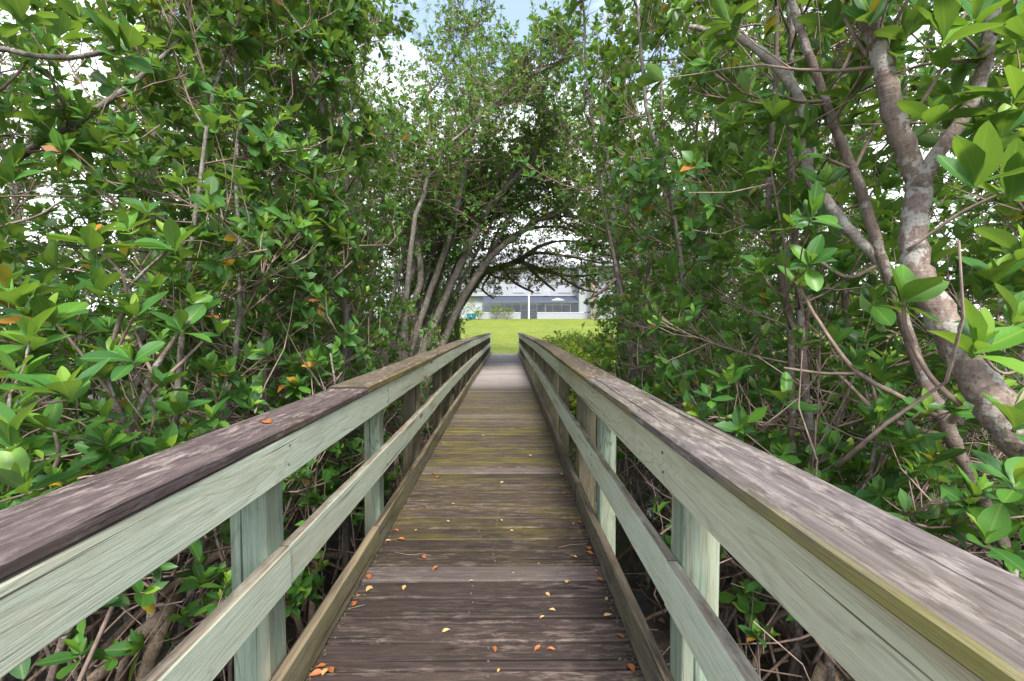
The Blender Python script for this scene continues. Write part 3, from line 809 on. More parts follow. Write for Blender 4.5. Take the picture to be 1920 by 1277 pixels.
# ------------------------------------------------------------------ trees singled out in the photograph
def hero(pts, k=5):
    """[(px, py, depth, width in px)] -> smoothed path and radii."""
    Q = np.array([[*at(px, py, d), .5 * w * d / FPX / math.sqrt(1 + ((px - 960) / FPX) ** 2)] for px, py, d, w in pts])
    S = smooth_path(Q, k)
    k_ = np.arange(len(S)); wob = 1 + .03 * np.sin(k_ * 1.9 + pts[0][0]) + .025 * np.sin(k_ * 3.7 + pts[0][1])
    S[1:-1, :3] += .10 * S[1:-1, 3:4] * np.stack([np.sin(k_ * 2.3), np.cos(k_ * 1.7), np.sin(k_ * 3.1)], -1)[1:-1]
    return S[:, :3], np.maximum(S[:, 3] * wob, .002)

def sprig(T, px, py, d, root=None, n=9, L=.11, axis=(0, -.15, 1), r=.004):
    p = at(px, py, d)
    if root is not None:
        q = np.array(root, float); m = (p + q) / 2 + np.array([0, 0, -.12 * np.linalg.norm(p - q)])
        P = smooth_path([q, m, p], 4)
        T.tube('branches', P, np.linspace(r * 1.7, r, len(P)), 5)
    T.rosette(p, axis, n, L)

# forked trunk close on the right
b = at(2110, 1010, 1.15); base = np.array([b[0] + .25, b[1] + .05, float(ground_z(b[0], b[1]))])
T = Tree('mangrove_tree', base, 'leaf', 'bark_red', free=True, seed=501); T.oldp = 0; T.fresh = .48
P, r = hero([(1960, 870, 1.22, 112), (1905, 815, 1.25, 104), (1850, 735, 1.3, 92), (1800, 660, 1.36, 78), (1757, 580, 1.42, 68), (1722, 515, 1.46, 62), (1712, 440, 1.48, 56), (1722, 365, 1.5, 56), (1722, 330, 1.5, 52)])
P = np.vstack([base + [.1, 0, -.1], base + [0, 0, .5], b, P]); r = np.concatenate([[.11, .10, .09], r])
T.tube('trunk', P, r, 14)
Pa, ra = hero([(1722, 345, 1.5, 48), (1700, 285, 1.5, 48), (1675, 215, 1.5, 46), (1662, 150, 1.5, 44), (1645, 80, 1.5, 42), (1615, -10, 1.5, 42), (1590, -120, 1.5, 36)]); T.tube('trunk', Pa, ra, 12)
Pb, rb = hero([(1722, 350, 1.48, 40), (1760, 285, 1.46, 36), (1805, 222, 1.44, 34), (1838, 150, 1.42, 34), (1854, 70, 1.4, 33), (1868, -20, 1.4, 32), (1880, -130, 1.4, 28)]); T.tube('trunk', Pb, rb, 12)
Pc, rc = hero([(1700, 585, 1.46, 9), (1765, 745, 1.4, 13), (1800, 690, 1.38, 9), (1835, 655, 1.2, 8)]);
for (pts) in ([(1940, 680, 1.2, 8), (1880, 700, 1.22, 8), (1832, 655, 1.2, 8)], [(1960, 290, 1.2, 9), (1900, 350, 1.25, 9), (1800, 400, 1.35, 9), (1700, 470, 1.45, 8)],
              [(1800, 760, 1.34, 16), (1740, 700, 1.36, 13), (1700, 620, 1.36, 10), (1694, 562, 1.36, 8)], [(1664, 150, 1.5, 12), (1610, 80, 1.55, 9), (1560, -10, 1.6, 7)],
              [(1690, 250, 1.5, 10), (1760, 140, 1.45, 9), (1790, 60, 1.4, 8), (1840, -20, 1.4, 6)], [(1860, 60, 1.4, 10), (1900, 20, 1.35, 8), (1950, -20, 1.3, 6)],
              [(1850, 110, 1.42, 9), (1800, 60, 1.4, 7), (1760, 30, 1.38, 6)], [(1900, 810, 1.2, 10), (1930, 720, 1.15, 8), (1905, 760, 1.1, 6)]):
    q, rr = hero(pts); T.tube('branches', q, rr, 7)
for (px, py, d, n, L, ax) in [(1832, 652, 1.12, 8, .15, (.05, -.35, .9)), (1694, 560, 1.36, 8, .135, (0, -.4, .8)), (1835, 330, 1.05, 7, .15, (.1, -.2, .95)), (1905, 360, 1.1, 7, .15, (.2, -.3, .8)),
                              (1745, 215, 1.35, 7, .13, (.1, -.1, 1)), (1770, 70, 1.3, 8, .14, (0, -.2, 1)), (1905, 180, 1.2, 8, .14, (.1, -.2, 1)), (1830, 40, 1.3, 8, .14, (0, -.2, 1)), (1930, 60, 1.2, 8, .13, (0, -.2, 1)),
                              (1905, 790, 1.1, 8, .13, (0, -.2, 1)), (1905, 905, 1.15, 7, .13, (-.2, -.3, .9)), (1850, 1010, 1.3, 5, .115, (-.1, -.2, 1)), (1560, 40, 1.6, 8, .12, (0, 0, 1)), (1700, 60, 1.45, 8, .13, (0, 0, 1)),
                              (1915, 470, 1.3, 9, .13, (0, -.2, 1)), (1870, 520, 1.4, 9, .12, (0, -.2, 1)), (1900, 600, 1.2, 8, .13, (.1, -.3, .9)), (1880, 250, 1.3, 8, .14, (0, -.3, .9)), (1790, 170, 1.5, 7, .12, (0, -.1, 1)), (1600, 170, 1.7, 8, .12, (0, 0, 1))]:
    T.rosette(at(px, py, d), ax, n, L)
T.grow(Pa, .03, 5, .3, 1, .5, 5, 8, .11); T.grow(Pb, .03, 5, .3, 1, .5, 5, 8, .11)
T.roots((base[0], base[1]), 8, .9, .03, .9)
T.build('thick forked grey and pink mangrove trunk leaning in close on the right', max_parts=280, min_px=20)

# thinner stem behind it, with the pale broken stub
b = at(1905, 1080, 1.7); base = np.array([b[0] + .1, b[1] + .05, float(ground_z(b[0], b[1]))])
T = Tree('mangrove_tree', base, 'leaf', 'bark_red', free=True, seed=502)
P, r = hero([(1895, 1050, 1.7, 30), (1850, 955, 1.7, 32), (1800, 855, 1.7, 32), (1770, 790, 1.7, 36), (1728, 700, 1.72, 28), (1690, 590, 1.74, 26), (1648, 470, 1.76, 25), (1612, 350, 1.78, 22), (1570, 250, 1.8, 19), (1535, 150, 1.8, 17), (1502, 60, 1.8, 16), (1478, -20, 1.8, 14), (1460, -120, 1.8, 12)])
main = P
P = np.vstack([base - [0, 0, .1], P]); r = np.concatenate([[.035], r]); T.tube('trunk', P, r, 10)
q, rr = hero([(1662, 510, 1.76, 22), (1632, 470, 1.78, 24), (1590, 430, 1.82, 26), (1548, 375, 1.85, 24), (1518, 330, 1.88, 22), (1512, 270, 1.9, 24), (1505, 205, 1.9, 22), (1478, 150, 1.9, 22), (1440, 108, 1.9, 20), (1385, 70, 1.9, 15), (1330, 57, 1.9, 12), (1292, 50, 1.9, 9)])
o_stub = MB().tube(q, rr, 10)
for pts in ([(1775, 795, 1.7, 22), (1820, 755, 1.6, 14), (1850, 700, 1.5, 10), (1905, 745, 1.5, 8)], [(1760, 815, 1.7, 14), (1690, 795, 1.72, 13), (1650, 780, 1.75, 11), (1610, 740, 1.8, 9), (1560, 690, 1.85, 7)],
            [(1755, 780, 1.68, 13), (1690, 745, 1.65, 12), (1610, 700, 1.65, 11), (1560, 640, 1.7, 8), (1510, 560, 1.75, 7), (1500, 530, 1.75, 6)], [(1650, 780, 1.75, 8), (1640, 740, 1.8, 7), (1630, 700, 1.85, 5)],
            [(1640, 500, 1.74, 9), (1590, 520, 1.7, 9), (1535, 490, 1.7, 8)], [(1590, 315, 1.78, 9), (1555, 300, 1.74, 8), (1540, 290, 1.7, 6)], [(1547, 190, 1.8, 9), (1500, 190, 1.8, 8), (1450, 175, 1.8, 6)], [(1550, 190, 1.8, 9), (1580, 130, 1.8, 8), (1612, 60, 1.8, 6)],
            [(1600, 320, 1.78, 9), (1625, 270, 1.78, 8), (1645, 225, 1.78, 6)], [(1610, 700, 1.65, 8), (1545, 700, 1.7, 7), (1470, 690, 1.75, 5)]):
    a, bb = hero(pts); T.tube('branches', a, bb, 6)
for (px, py, d, n, L, ax) in [(1500, 525, 1.75, 9, .125, (0, -.3, .9)), (1450, 210, 1.8, 9, .12, (0, -.2, 1)), (1375, 225, 1.95, 8, .11, (0, -.2, 1)), (1470, 745, 1.75, 9, .11, (0, -.2, 1)), (1600, 680, 1.7, 8, .11, (0, -.2, 1)), (1710, 830, 1.5, 7, .12, (0, -.3, .9)),
                              (1560, 640, 1.8, 8, .11, (0, -.2, 1)), (1500, 640, 1.85, 8, .105, (0, -.2, 1)), (1440, 560, 1.9, 8, .10, (0, -.2, 1)), (1590, 215, 1.8, 8, .12, (0, -.1, 1)), (1640, 560, 1.7, 9, .12, (0, -.3, .9)), (1560, 470, 1.8, 8, .11, (0, -.2, 1)),
                              (1420, 420, 2.0, 8, .11, (0, -.2, 1)), (1480, 400, 1.95, 8, .11, (0, -.2, 1)), (1400, 310, 2.1, 8, .10, (0, -.2, 1)), (1740, 770, 1.6, 8, .12, (0, -.2, 1)), (1590, 850, 1.9, 7, .10, (0, -.2, 1)), (1540, 810, 1.95, 7, .10, (0, -.2, 1)), (1680, 920, 1.8, 7, .10, (0, -.2, 1))]:
    T.rosette(at(px, py, d), ax, n, L)
T.grow(main, .022, 4, .25, .95, .5, 4, 7, .105)
T.roots((base[0], base[1]), 7, .8, .02, .8)
T.tangle((base[0] - .2, base[1] + .5), 30, .5, -.3, .9)
tr = T.build('slim mangrove stem behind the forked trunk, with a pale snapped-off limb', max_parts=260, min_px=20)
o_stub.V = [np.concatenate(o_stub.V) - base]
tag(link_mesh('broken_limb', o_stub.mesh('broken_limb', M['bark_pale'], True), tr), 'pale lichen-spotted limb ending in a snapped tip')

# slender trunk right of the bridge, half way along
b = at(1197, 760, 7.2); base = np.array([b[0], b[1], float(ground_z(b[0], b[1]))])
T = Tree('mangrove_tree', base, 'leaf', 'bark_grey', free=True, seed=503)
P, r = hero([(1197, 760, 7.2, 17), (1188, 690, 7.2, 17), (1172, 600, 7.2, 15), (1158, 520, 7.2, 14), (1150, 440, 7.2, 13), (1150, 380, 7.2, 11), (1138, 300, 7.2, 9), (1128, 200, 7.2, 8), (1140, 80, 7.2, 6)])
T.tube('trunk', np.vstack([base - [0, 0, .1], P]), np.concatenate([[.08], r]), 9)
T.free = False
T.grow(P, .05, 26, .3, 1, .95, 7, 8, .11)
T.free = True
for pts in ([(1158, 520, 7.2, 7), (1130, 545, 7.0, 6), (1105, 560, 6.9, 4)], [(1175, 620, 7.2, 7), (1215, 560, 7, 6), (1235, 500, 7, 4)]):
    a, bb = hero(pts); T.tube('branches', a, bb, 5)
for (px, py) in [(1100, 470), (1110, 510), (1080, 440), (1130, 590), (1120, 430), (1205, 470), (1220, 560), (1165, 640), (1105, 400), (1140, 620)]:
    T.rosette(at(px, py, 7.0), (0, -.2, .8), 9, .125)
T.roots((base[0], base[1]), 5, .7, .018)
T.build('slender grey mangrove trunk standing alone just right of the boardwalk, midway', max_parts=0)

# cluster of leaning stems left of the bridge arching over its far half
stems = [
    [(700, 760, 9.6, 14), (742, 690, 9.6, 14), (758, 651, 9.6, 14), (762, 598, 9.6, 13), (788, 531, 9.6, 12), (784, 463, 9.6, 12), (777, 395, 9.6, 11), (758, 343, 9.6, 10), (739, 294, 9.6, 8), (716, 240, 9.6, 6)],
    [(735, 760, 9.9, 14), (762, 690, 9.9, 13), (773, 651, 9.9, 13), (803, 557, 9.9, 12), (833, 474, 9.9, 12), (859, 380, 9.9, 11), (878, 290, 9.9, 9), (890, 230, 9.9, 7), (905, 120, 9.9, 5)],
    [(752, 760, 10.2, 17), (778, 690, 10.2, 17), (792, 655, 10.2, 16), (826, 580, 10.2, 14), (856, 512, 10.2, 13), (889, 444, 10.2, 12), (923, 380, 10.3, 11), (976, 324, 10.4, 10), (998, 301, 10.4, 8), (1040, 240, 10.5, 6)],
    [(790, 740, 10.8, 17), (810, 690, 10.8, 17), (829, 647, 10.8, 16), (863, 568, 10.8, 15), (901, 508, 10.9, 13), (931, 471, 11, 12), (980, 433, 11.2, 11), (1010, 412, 11.4, 10), (1070, 405, 11.6, 7), (1110, 415, 11.8, 4)],
    [(720, 760, 11.2, 12), (776, 640, 11.2, 12), (815, 540, 11.2, 11), (850, 440, 11.2, 10), (880, 380, 11.2, 10), (915, 350, 11.2, 12), (960, 310, 11.2, 11), (1005, 290, 11.2, 8), (1060, 180, 11.2, 5)]]
for q in range(7):
    x0_, x1_ = 715 + 17 * q, 800 + 34 * q; y1_ = 330 - 12 * (q % 3)
    stems.append([(x0_ - 20, 760, 9.8 + .2 * q, 8), (x0_, 655, 9.8 + .2 * q, 8), ((x0_ * .62 + x1_ * .38) - 6, 540, 9.8 + .2 * q, 7), ((x0_ * .3 + x1_ * .7) - 3, 430, 9.8 + .2 * q, 6), (x1_, y1_, 9.8 + .2 * q, 4)])
b = at(755, 800, 10.2); base = np.array([b[0], b[1], float(ground_z(b[0], b[1]))])
T = Tree('mangrove_tree', base, 'leaf', 'bark_grey', free=True, seed=504)
for k, s in enumerate(stems):
    P, r = hero(s); r = r * 1.0
    foot = np.array([P[0][0] - .15, P[0][1], float(ground_z(P[0][0], P[0][1])) - .1])
    T.tube('trunk', np.vstack([foot, P]), np.concatenate([[r[0] * 1.2], r]), 9)
    T.free = False
    T.grow(P, .045, (46 if k != 3 else 34) if k < 5 else 14, .55, 1, 1.25, 12, 8, .088, lift=.4)
    T.free = True
    T.rosette(P[-1], (0, 0, 1), 8, .1)
T.roots((base[0], base[1]), 10, .9, .025, .9)
T.build('cluster of grey stems arching over the far half of the boardwalk from the left')

# low spreading limb with olive foliage hanging over the bridge end
limbs = [[(830, 640, 13.6, 12), (860, 580, 13.6, 12), (905, 515, 13.7, 12), (927, 504, 13.8, 12), (972, 489, 14, 11), (1010, 463, 14.2, 7), (1050, 452, 14.4, 5), (1110, 455, 14.6, 3)],
         [(972, 489, 14, 9), (1013, 505, 14, 8), (1070, 518, 14, 6), (1126, 514, 14, 3)],
         [(985, 495, 14, 7), (1010, 520, 13.8, 6), (1040, 545, 13.6, 4)], [(940, 500, 13.9, 6), (965, 530, 13.8, 5), (1000, 548, 13.6, 4)], [(890, 535, 13.6, 8), (925, 470, 13.5, 7), (975, 435, 13.4, 6), (1045, 425, 13.3, 5), (1115, 445, 13.2, 3)], [(950, 497, 13.9, 7), (1000, 475, 13.4, 6), (1060, 480, 13.2, 5), (1135, 495, 13.0, 3)], [(880, 550, 13.6, 6), (890, 500, 13.2, 5), (930, 520, 13, 4), (975, 525, 12.9, 3)], [(905, 505, 13.6, 6), (930, 440, 13.0, 5), (960, 400, 12.8, 3)], [(927, 504, 13.8, 6), (905, 540, 13.8, 4), (925, 560, 13.6, 3)], [(1040, 510, 14, 5), (1085, 540, 13.8, 4), (1130, 550, 13.8, 3)]]
b = at(800, 690, 13.6); base = np.array([b[0], b[1], float(ground_z(b[0], b[1]))])
T = Tree('mangrove_tree', base, 'leaf_olive', 'bark_grey', free=True, seed=505); T.simple = True; T.fresh = .6
for k, s in enumerate(limbs):
    P, r = hero(s)
    if k == 0: P = np.vstack([base - [0, 0, .1], P]); r = np.concatenate([[.12], r])
    T.tube('trunk', P, r, 8)
    if k == 0: T.grow(P, .04, 24, .45, 1, .9, 10, 7, .085, lift=.15)
    else: T.grow(P, .03, 22, .1, 1, .85, 10, 7, .085, lift=.05)
T.ros = [q for q in T.ros if q[0][2] > 2.15 + .6 * max(0, q[0][0] - 2.2)]
T.build('low tree with olive leaves spreading across above the boardwalk end')

# taller trees whose tops close over the far half of the bridge
ARCH = [(-2.0, 8.6, [(-1.9, 8.6, 2.6), (-1.2, 8.8, 4.6), (0.2, 9.0, 6.0), (1.4, 9.0, 6.6)], 'leaf', 'leaning mangrove whose crown hangs over the bridge just before the stem cluster'),
        (-2.1, 12.4, [(-2.0, 12.4, 2.8), (-1.3, 12.5, 4.4), (0.1, 12.6, 5.6), (1.8, 12.8, 6.2)], 'leaf_olive', 'olive-tinted mangrove bending over the bridge right behind the stem cluster'),
        (-2.4, 14.6, [(-2.2, 14.6, 3.0), (-1.6, 14.7, 5.4), (-.4, 15.0, 7.6), (.6, 15, 8.8)], 'leaf_olive', 'tall open-crowned mangrove by the left end of the bridge'),
        (-3.3, 10.6, [(-3.1, 10.6, 3.0), (-2.5, 10.8, 5.4), (-1.5, 11.0, 7.4), (-.6, 11, 8.6)], 'leaf', 'tall mangrove standing behind the arching stem cluster'),
        (2.9, 9.6, [(2.8, 9.7, 2.6), (2.3, 9.8, 4.4), (1.2, 10.0, 5.7), (0.1, 10.1, 6.3)], 'leaf', 'mangrove rising out of the right hedge and leaning left over the bridge'),
        (3.7, 12.8, [(3.6, 12.8, 2.6), (3.0, 12.9, 3.9), (1.9, 13.0, 4.9), (0.4, 13.1, 5.6)], 'leaf', 'mangrove behind the right hedge arching low over the bridge'),
        (4.3, 15.4, [(4.1, 15.4, 3.0), (3.5, 15.5, 5.2), (2.3, 15.7, 7.2), (1.2, 15.8, 8.4)], 'leaf_olive', 'tall mangrove by the lawn edge behind the right hedge'),
        (-2.2, 11.4, [(-2.0, 11.4, 2.2), (-1.2, 11.6, 3.7), (.4, 11.9, 4.5), (1.9, 12.2, 4.9)], 'leaf', 'low-crowned mangrove reaching across the bridge under the taller crowns'),
        (3.7, 14.2, [(3.6, 14.2, 2.6), (3.0, 14.2, 3.7), (1.5, 14.4, 4.7), (-.6, 14.5, 5.2)], 'leaf_olive', 'olive mangrove leaning left above the last bridge span'),
        (-2.3, 13.5, [(-2.2, 13.5, 2.8), (-1.4, 13.6, 4.3), (0, 13.7, 5.4), (1.6, 13.8, 6.2)], 'leaf_olive', 'olive mangrove leaning right above the last bridge span')]
for k, (x, y, pts, lm, lab) in enumerate(ARCH):
    gz = float(ground_z(x, y)); T = Tree('mangrove_tree', (x, y, gz), lm, 'bark_grey', seed=520 + k); T.simple = True; T.fresh = .42
    P = smooth_path([(x, y, gz - .05)] + pts, 6); P[1:-1] += T.rng.normal(0, .035, (len(P) - 2, 3)); b = blocked(P)
    if b.any() and P[int(np.argmax(b)), 2] > 1.5: P = P[:max(2, int(np.argmax(b)))]
    T.tube('trunk', P, np.linspace(.06, .014, len(P)), 8)
    T.grow(P, .04, 105, .36, 1.0, 1.4, 13, 8, .092, lift=.1)
    T.roots((x, y), 5, .7)
    T.build(lab)

# knee to head high undergrowth close to both railings
UG = [(1.30, 2.5), (1.75, 2.1), (2.4, 2.5), (1.95, 3.3), (3.0, 2.0), (1.35, 3.7), (2.7, 3.7), (3.4, 2.5), (2.6, 5.0), (3.3, 4.6), (4.0, 2.2),
      (-1.45, 2.7), (-2.2, 2.5), (-1.55, 3.6), (-2.9, 1.9), (-3.2, 3.1), (-2.3, 4.0), (-1.5, 4.8), (-2.6, 5.4), (-3.9, 2.3), (-1.6, 6.3), (-2.2, 7.4), (-1.6, 8.4), (-4.2, 3.8)]
for k, (x, y) in enumerate(UG):
    gz = float(ground_z(x, y)); T = Tree('young_mangrove', (x, y, gz), 'leaf', 'bark', seed=900 + k); T.fresh = .42; T.simple = math.hypot(x, y) > 4
    for q in range(4):
        P = trunk_path((x + T.rng.normal(0, .12), y + T.rng.normal(0, .12), gz - .05), T.rng.uniform(1.2, 2.2) * (.75 if x > 0 and y < 2.4 else 1), T.rng.normal(0, .45, 2), T.rng, 7); b_ = blocked(P)
        if b_.any(): P = P[:max(2, int(np.argmax(b_)))]
        T.tube('trunk', P, np.linspace(.014, .006, len(P)), 5)
        T.grow(P, .014, 7, .3, 1, .5, 5, 8, .10, lift=.6, bare=.2)
    T.roots((x, y), 7, .6, .012, .7); T.tangle((x, y), 34, .4, gz + .15, gz + 1.7)
    sd_ = 'right' if x > 0 else 'left'
    T.build(f'low young mangrove bush in the undergrowth {sd_} of the boardwalk', f'young mangrove bushes {sd_} of the boardwalk', cat='young mangrove', max_parts=60 if math.hypot(x, y) < 3.4 else 0, min_px=30)

# near branches on the left
base = np.array([-2.7, 1.35, float(ground_z(-2.7, 1.35))])
T = Tree('mangrove_tree', base, 'leaf', 'bark_grey', free=True, seed=506)
P, r = hero([(-420, 500, 1.9, 40), (-330, 300, 1.8, 34), (-230, 140, 1.75, 26), (-120, 92, 1.7, 20), (0, 92, 1.65, 15), (60, 104, 1.6, 14), (130, 108, 1.58, 13), (190, 98, 1.55, 12), (238, 84, 1.52, 10)])
T.tube('trunk', np.vstack([base - [0, 0, .1], base + [0, 0, .9], P]), np.concatenate([[.06, .055], r]), 10)
q, rr = hero([(-300, 430, 2.3, 30), (-100, 375, 2.3, 26), (15, 308, 2.3, 20), (75, 268, 2.3, 19), (130, 238, 2.3, 18), (180, 205, 2.32, 16), (230, 170, 2.35, 13), (290, 120, 2.4, 10), (372, 40, 2.45, 7)]); T.tube('trunk', q, rr, 9)
for pts in ([(130, 238, 2.3, 8), (110, 190, 2.2, 7), (75, 160, 2.2, 6), (50, 120, 2.2, 5)], [(130, 238, 2.3, 8), (160, 200, 2.3, 7), (185, 185, 2.25, 5)], [(130, 240, 2.3, 7), (180, 262, 2.25, 6), (250, 265, 2.2, 5), (300, 235, 2.2, 4)], [(0, 170, 2.0, 8), (40, 130, 2.0, 6), (60, 90, 2.0, 4)], [(0, 425, 1.9, 8), (70, 405, 1.9, 7), (110, 380, 1.9, 5)]):
    a, bb = hero(pts); T.tube('branches', a, bb, 6)
for (px, py, d, n, L, ax) in [(240, 78, 1.5, 9, .135, (.3, -.1, .7)), (225, 95, 1.5, 6, .13, (.2, -.3, .2)), (40, 30, 1.5, 8, .12, (0, 0, 1)), (110, 60, 1.7, 8, .11, (0, 0, 1)), (150, 30, 1.9, 8, .115, (0, 0, 1)), (60, 120, 2.0, 7, .11, (0, 0, 1)), (160, 215, 2.2, 8, .12, (0, -.2, 1)), (245, 235, 2.2, 8, .12, (0, -.2, 1)),
                              (90, 250, 2.1, 8, .115, (0, -.2, 1)), (30, 300, 2.1, 8, .115, (0, -.2, 1)), (120, 330, 2.0, 8, .115, (0, -.2, 1)), (300, 240, 2.3, 8, .11, (0, -.2, 1)), (350, 60, 2.4, 8, .11, (0, 0, 1)), (20, 330, 1.8, 8, .12, (0, -.2, 1))]:
    T.rosette(at(px, py, d), ax, n, L)
T.grow(q, .02, 9, .3, .95, .5, 5, 7, .105)
T.build('grey mangrove limbs reaching in at the upper left corner', max_parts=150, min_px=26)

# leafy shrub against the left rail
for (bx, by, sd_, lab, pts, ross) in [
    (-2.05, 1.75, 507, 'young mangrove with pinkish bare stems and big leaves beside the nearest left rail',
     [[(215, 900, 1.75, 20), (243, 810, 1.75, 20), (270, 745, 1.75, 17), (285, 700, 1.75, 14), (325, 640, 1.75, 10), (355, 600, 1.7, 7)], [(243, 810, 1.75, 13), (215, 750, 1.75, 12), (200, 700, 1.75, 11), (215, 630, 1.7, 11), (240, 560, 1.7, 11), (250, 530, 1.7, 9), (325, 460, 1.6, 6)],
      [(240, 560, 1.7, 8), (225, 510, 1.65, 7), (165, 450, 1.6, 6)], [(200, 700, 1.75, 9), (235, 625, 1.7, 7), (255, 590, 1.65, 6)], [(285, 700, 1.75, 9), (265, 650, 1.75, 7), (250, 610, 1.75, 5)], [(270, 745, 1.75, 9), (330, 690, 1.8, 8), (380, 640, 1.85, 5)], [(215, 750, 1.75, 9), (150, 660, 1.7, 7), (90, 590, 1.6, 6)]],
     [(165, 452, 1.55, 8, .14), (325, 462, 1.6, 8, .135), (255, 585, 1.65, 8, .13), (340, 615, 1.7, 8, .12), (95, 600, 1.5, 9, .14), (30, 560, 1.4, 7, .13), (185, 545, 1.6, 7, .13), (290, 540, 1.75, 7, .115), (190, 700, 1.6, 7, .12), (360, 560, 1.9, 7, .11), (410, 620, 2.0, 8, .105), (240, 425, 1.8, 8, .115)]),
    (-1.75, 1.25, 508, 'low leafy mangrove sprouting by the left edge beside the rail',
     [[(-40, 900, 1.25, 16), (-10, 840, 1.25, 15), (15, 800, 1.25, 13), (60, 760, 1.25, 10), (110, 735, 1.25, 7)], [(15, 800, 1.25, 11), (20, 740, 1.3, 9), (45, 690, 1.3, 7), (55, 640, 1.3, 6)], [(60, 760, 1.25, 8), (130, 750, 1.3, 6)], [(90, 900, 1.5, 12), (110, 850, 1.5, 10), (95, 790, 1.5, 7)], [(330, 870, 1.8, 9), (325, 800, 1.8, 7), (330, 770, 1.8, 5)]],
     [(125, 735, 1.2, 9, .125), (30, 700, 1.2, 8, .12), (55, 640, 1.35, 8, .12), (20, 830, 1.15, 8, .13), (90, 800, 1.4, 9, .11), (110, 900, 1.45, 9, .10), (200, 830, 1.6, 8, .10), (330, 770, 1.75, 9, .125), (395, 785, 1.9, 8, .11), (40, 910, 1.2, 8, .12), (180, 695, 1.6, 7, .10), (20, 770, 1.3, 7, .12)])]:
    base = np.array([bx, by, float(ground_z(bx, by))])
    T = Tree('young_mangrove', base, 'leaf', 'bark_red', free=True, seed=sd_); T.fresh = .5
    for k, s in enumerate(pts):
        P, r = hero(s)
        if k == 0 or s[0][1] >= 870: P = np.vstack([base - [0, 0, .05], P]); r = np.concatenate([[r[0] * 1.3], r])
        T.tube('trunk' if k < 2 else 'branches', P, r, 7)
    for (px, py, d, n, L) in ross: T.rosette(at(px, py, d), (random.gauss(0, .15), -.25, 1), n, L)
    T.roots((bx, by), 6, .6, .014, .6)
    T.build(lab, cat='young mangrove', max_parts=150, min_px=20)

# small seedlings seen through the railings
for k, (px, py, d, n, L, lab) in enumerate([(150, 1225, 1.75, 7, .115, 'broad-leaved seedling at the lower left corner below the rail'), (590, 940, 2.6, 11, .10, 'leafy green seedling framed between the left rails'), (455, 1110, 2.9, 3, .07, 'tiny sprout on the mud behind the nearest left post'),
                                            (655, 930, 2.8, 9, .09, 'dark green sprig behind the left mid rail'), (1420, 1190, 2.05, 9, .085, 'green seedling on dark mud under the right rail'), (1395, 1110, 2.3, 8, .08, 'small sprig beside the nearest right post'), (530, 1190, 2.6, 3, .07, 'tiny sprout close to the left curb on the mud'), (760, 870, 4.2, 8, .10, 'bright leaf sprig between left posts low over the mud')]):
    p = at(px, py, d); base = np.array([p[0], p[1] + .05, float(ground_z(p[0], p[1]))])
    T = Tree('seedling', base, 'leaf', 'bark', free=True, seed=600 + k)
    P = smooth_path([base - [0, 0, .03], (base + p) / 2 + [.03, 0, 0], p], 4)
    T.tube('trunk', P, np.linspace(.006, .004, len(P)), 6)
    T.rosette(p, (0, -.2, 1), n, L)
    if n > 6: T.rosette(p + [.09, .05, -.04], (.3, -.2, .8), n - 2, L * .85)
    T.build(lab, cat='seedling', max_parts=30, min_px=15)

# ------------------------------------------------------------------ bright low shrubs by the bridge end
def low_shrub(x, y, rx, h, n, seed, label, group):
    g = np.random.default_rng(seed); gz = float(ground_z(x, y)); h = h + .55 * float(sstep(17, 11, y)) + .1
    T = Tree('low_shrub', (x, y, gz), 'leaf_hedge', 'bark', free=True, seed=seed); T.simple = True; T.fresh = .85
    for k in range(14):
        a = g.uniform(0, 6.28); e = np.array([x + math.cos(a) * rx * .7, y + math.sin(a) * rx * .7, gz + h * g.uniform(.5, .85)])
        T.tube('branches', smooth_path([(x + g.normal(0, .1), y + g.normal(0, .1), gz - .05), ((x + e[0]) / 2, (y + e[1]) / 2, gz + h * .5), e], 2), .009, 4)
    for k in range(n):
        a = g.uniform(0, 6.28); ct = g.uniform(0, 1) ** .8; st = math.sqrt(1 - ct * ct); rr = g.uniform(.7, 1.04) * (1 + .1 * math.sin(3 * a + seed))
        p = np.array([x + rx * rr * st * math.cos(a), y + rx * rr * st * math.sin(a), gz + h * (.22 + .78 * ct * rr)])
        if (p[0] > -1.0) and (p[0] < .72) and p[1] < 21: continue
        if p[0] < .95 and p[0] > -1.2 and p[2] > .75: continue
        T.rosette(p, (st * math.cos(a) * .7, st * math.sin(a) * .7, .9), 6, .085 * g.uniform(.8, 1.2))
    T_old = T.leaves
    root = T.build(label, group, cat='shrub')
    return root
hl = 'bright yellow green shrub in the low hedge right of the bridge end'
k = 0
for (x, y, rx, h) in [(1.75, 10.2, .8, .95), (2.6, 10.9, .9, 1.15), (1.6, 11.7, .8, 1.2), (2.7, 12.6, 1.0, 1.5), (1.6, 13.3, .85, 1.55), (3.7, 12.2, 1.0, 1.35), (2.4, 14.3, 1.0, 1.7), (1.5, 15.0, .8, 1.55), (3.6, 14.2, 1.1, 1.75), (3.2, 16.0, 1.1, 1.6), (1.7, 16.7, .9, 1.35), (4.6, 15.6, 1.1, 1.7), (4.4, 17.6, 1.1, 1.3), (2.7, 18.0, .9, 1.15), (5.6, 17.2, 1.1, 1.3)]:
    k += 1; low_shrub(x, y, rx, h, 760, 700 + k, hl, 'bright shrubs of the low hedge right of the bridge end')
for (x, y, rx, h) in [(-1.95, 15.6, .75, 1.55), (-1.75, 17.2, .7, 1.2), (-2.7, 17.4, .8, 1.35)]:
    k += 1; low_shrub(x, y, rx, h, 450, 700 + k, 'bright yellow green shrub left of the bridge end', 'bright shrubs left of the bridge end')

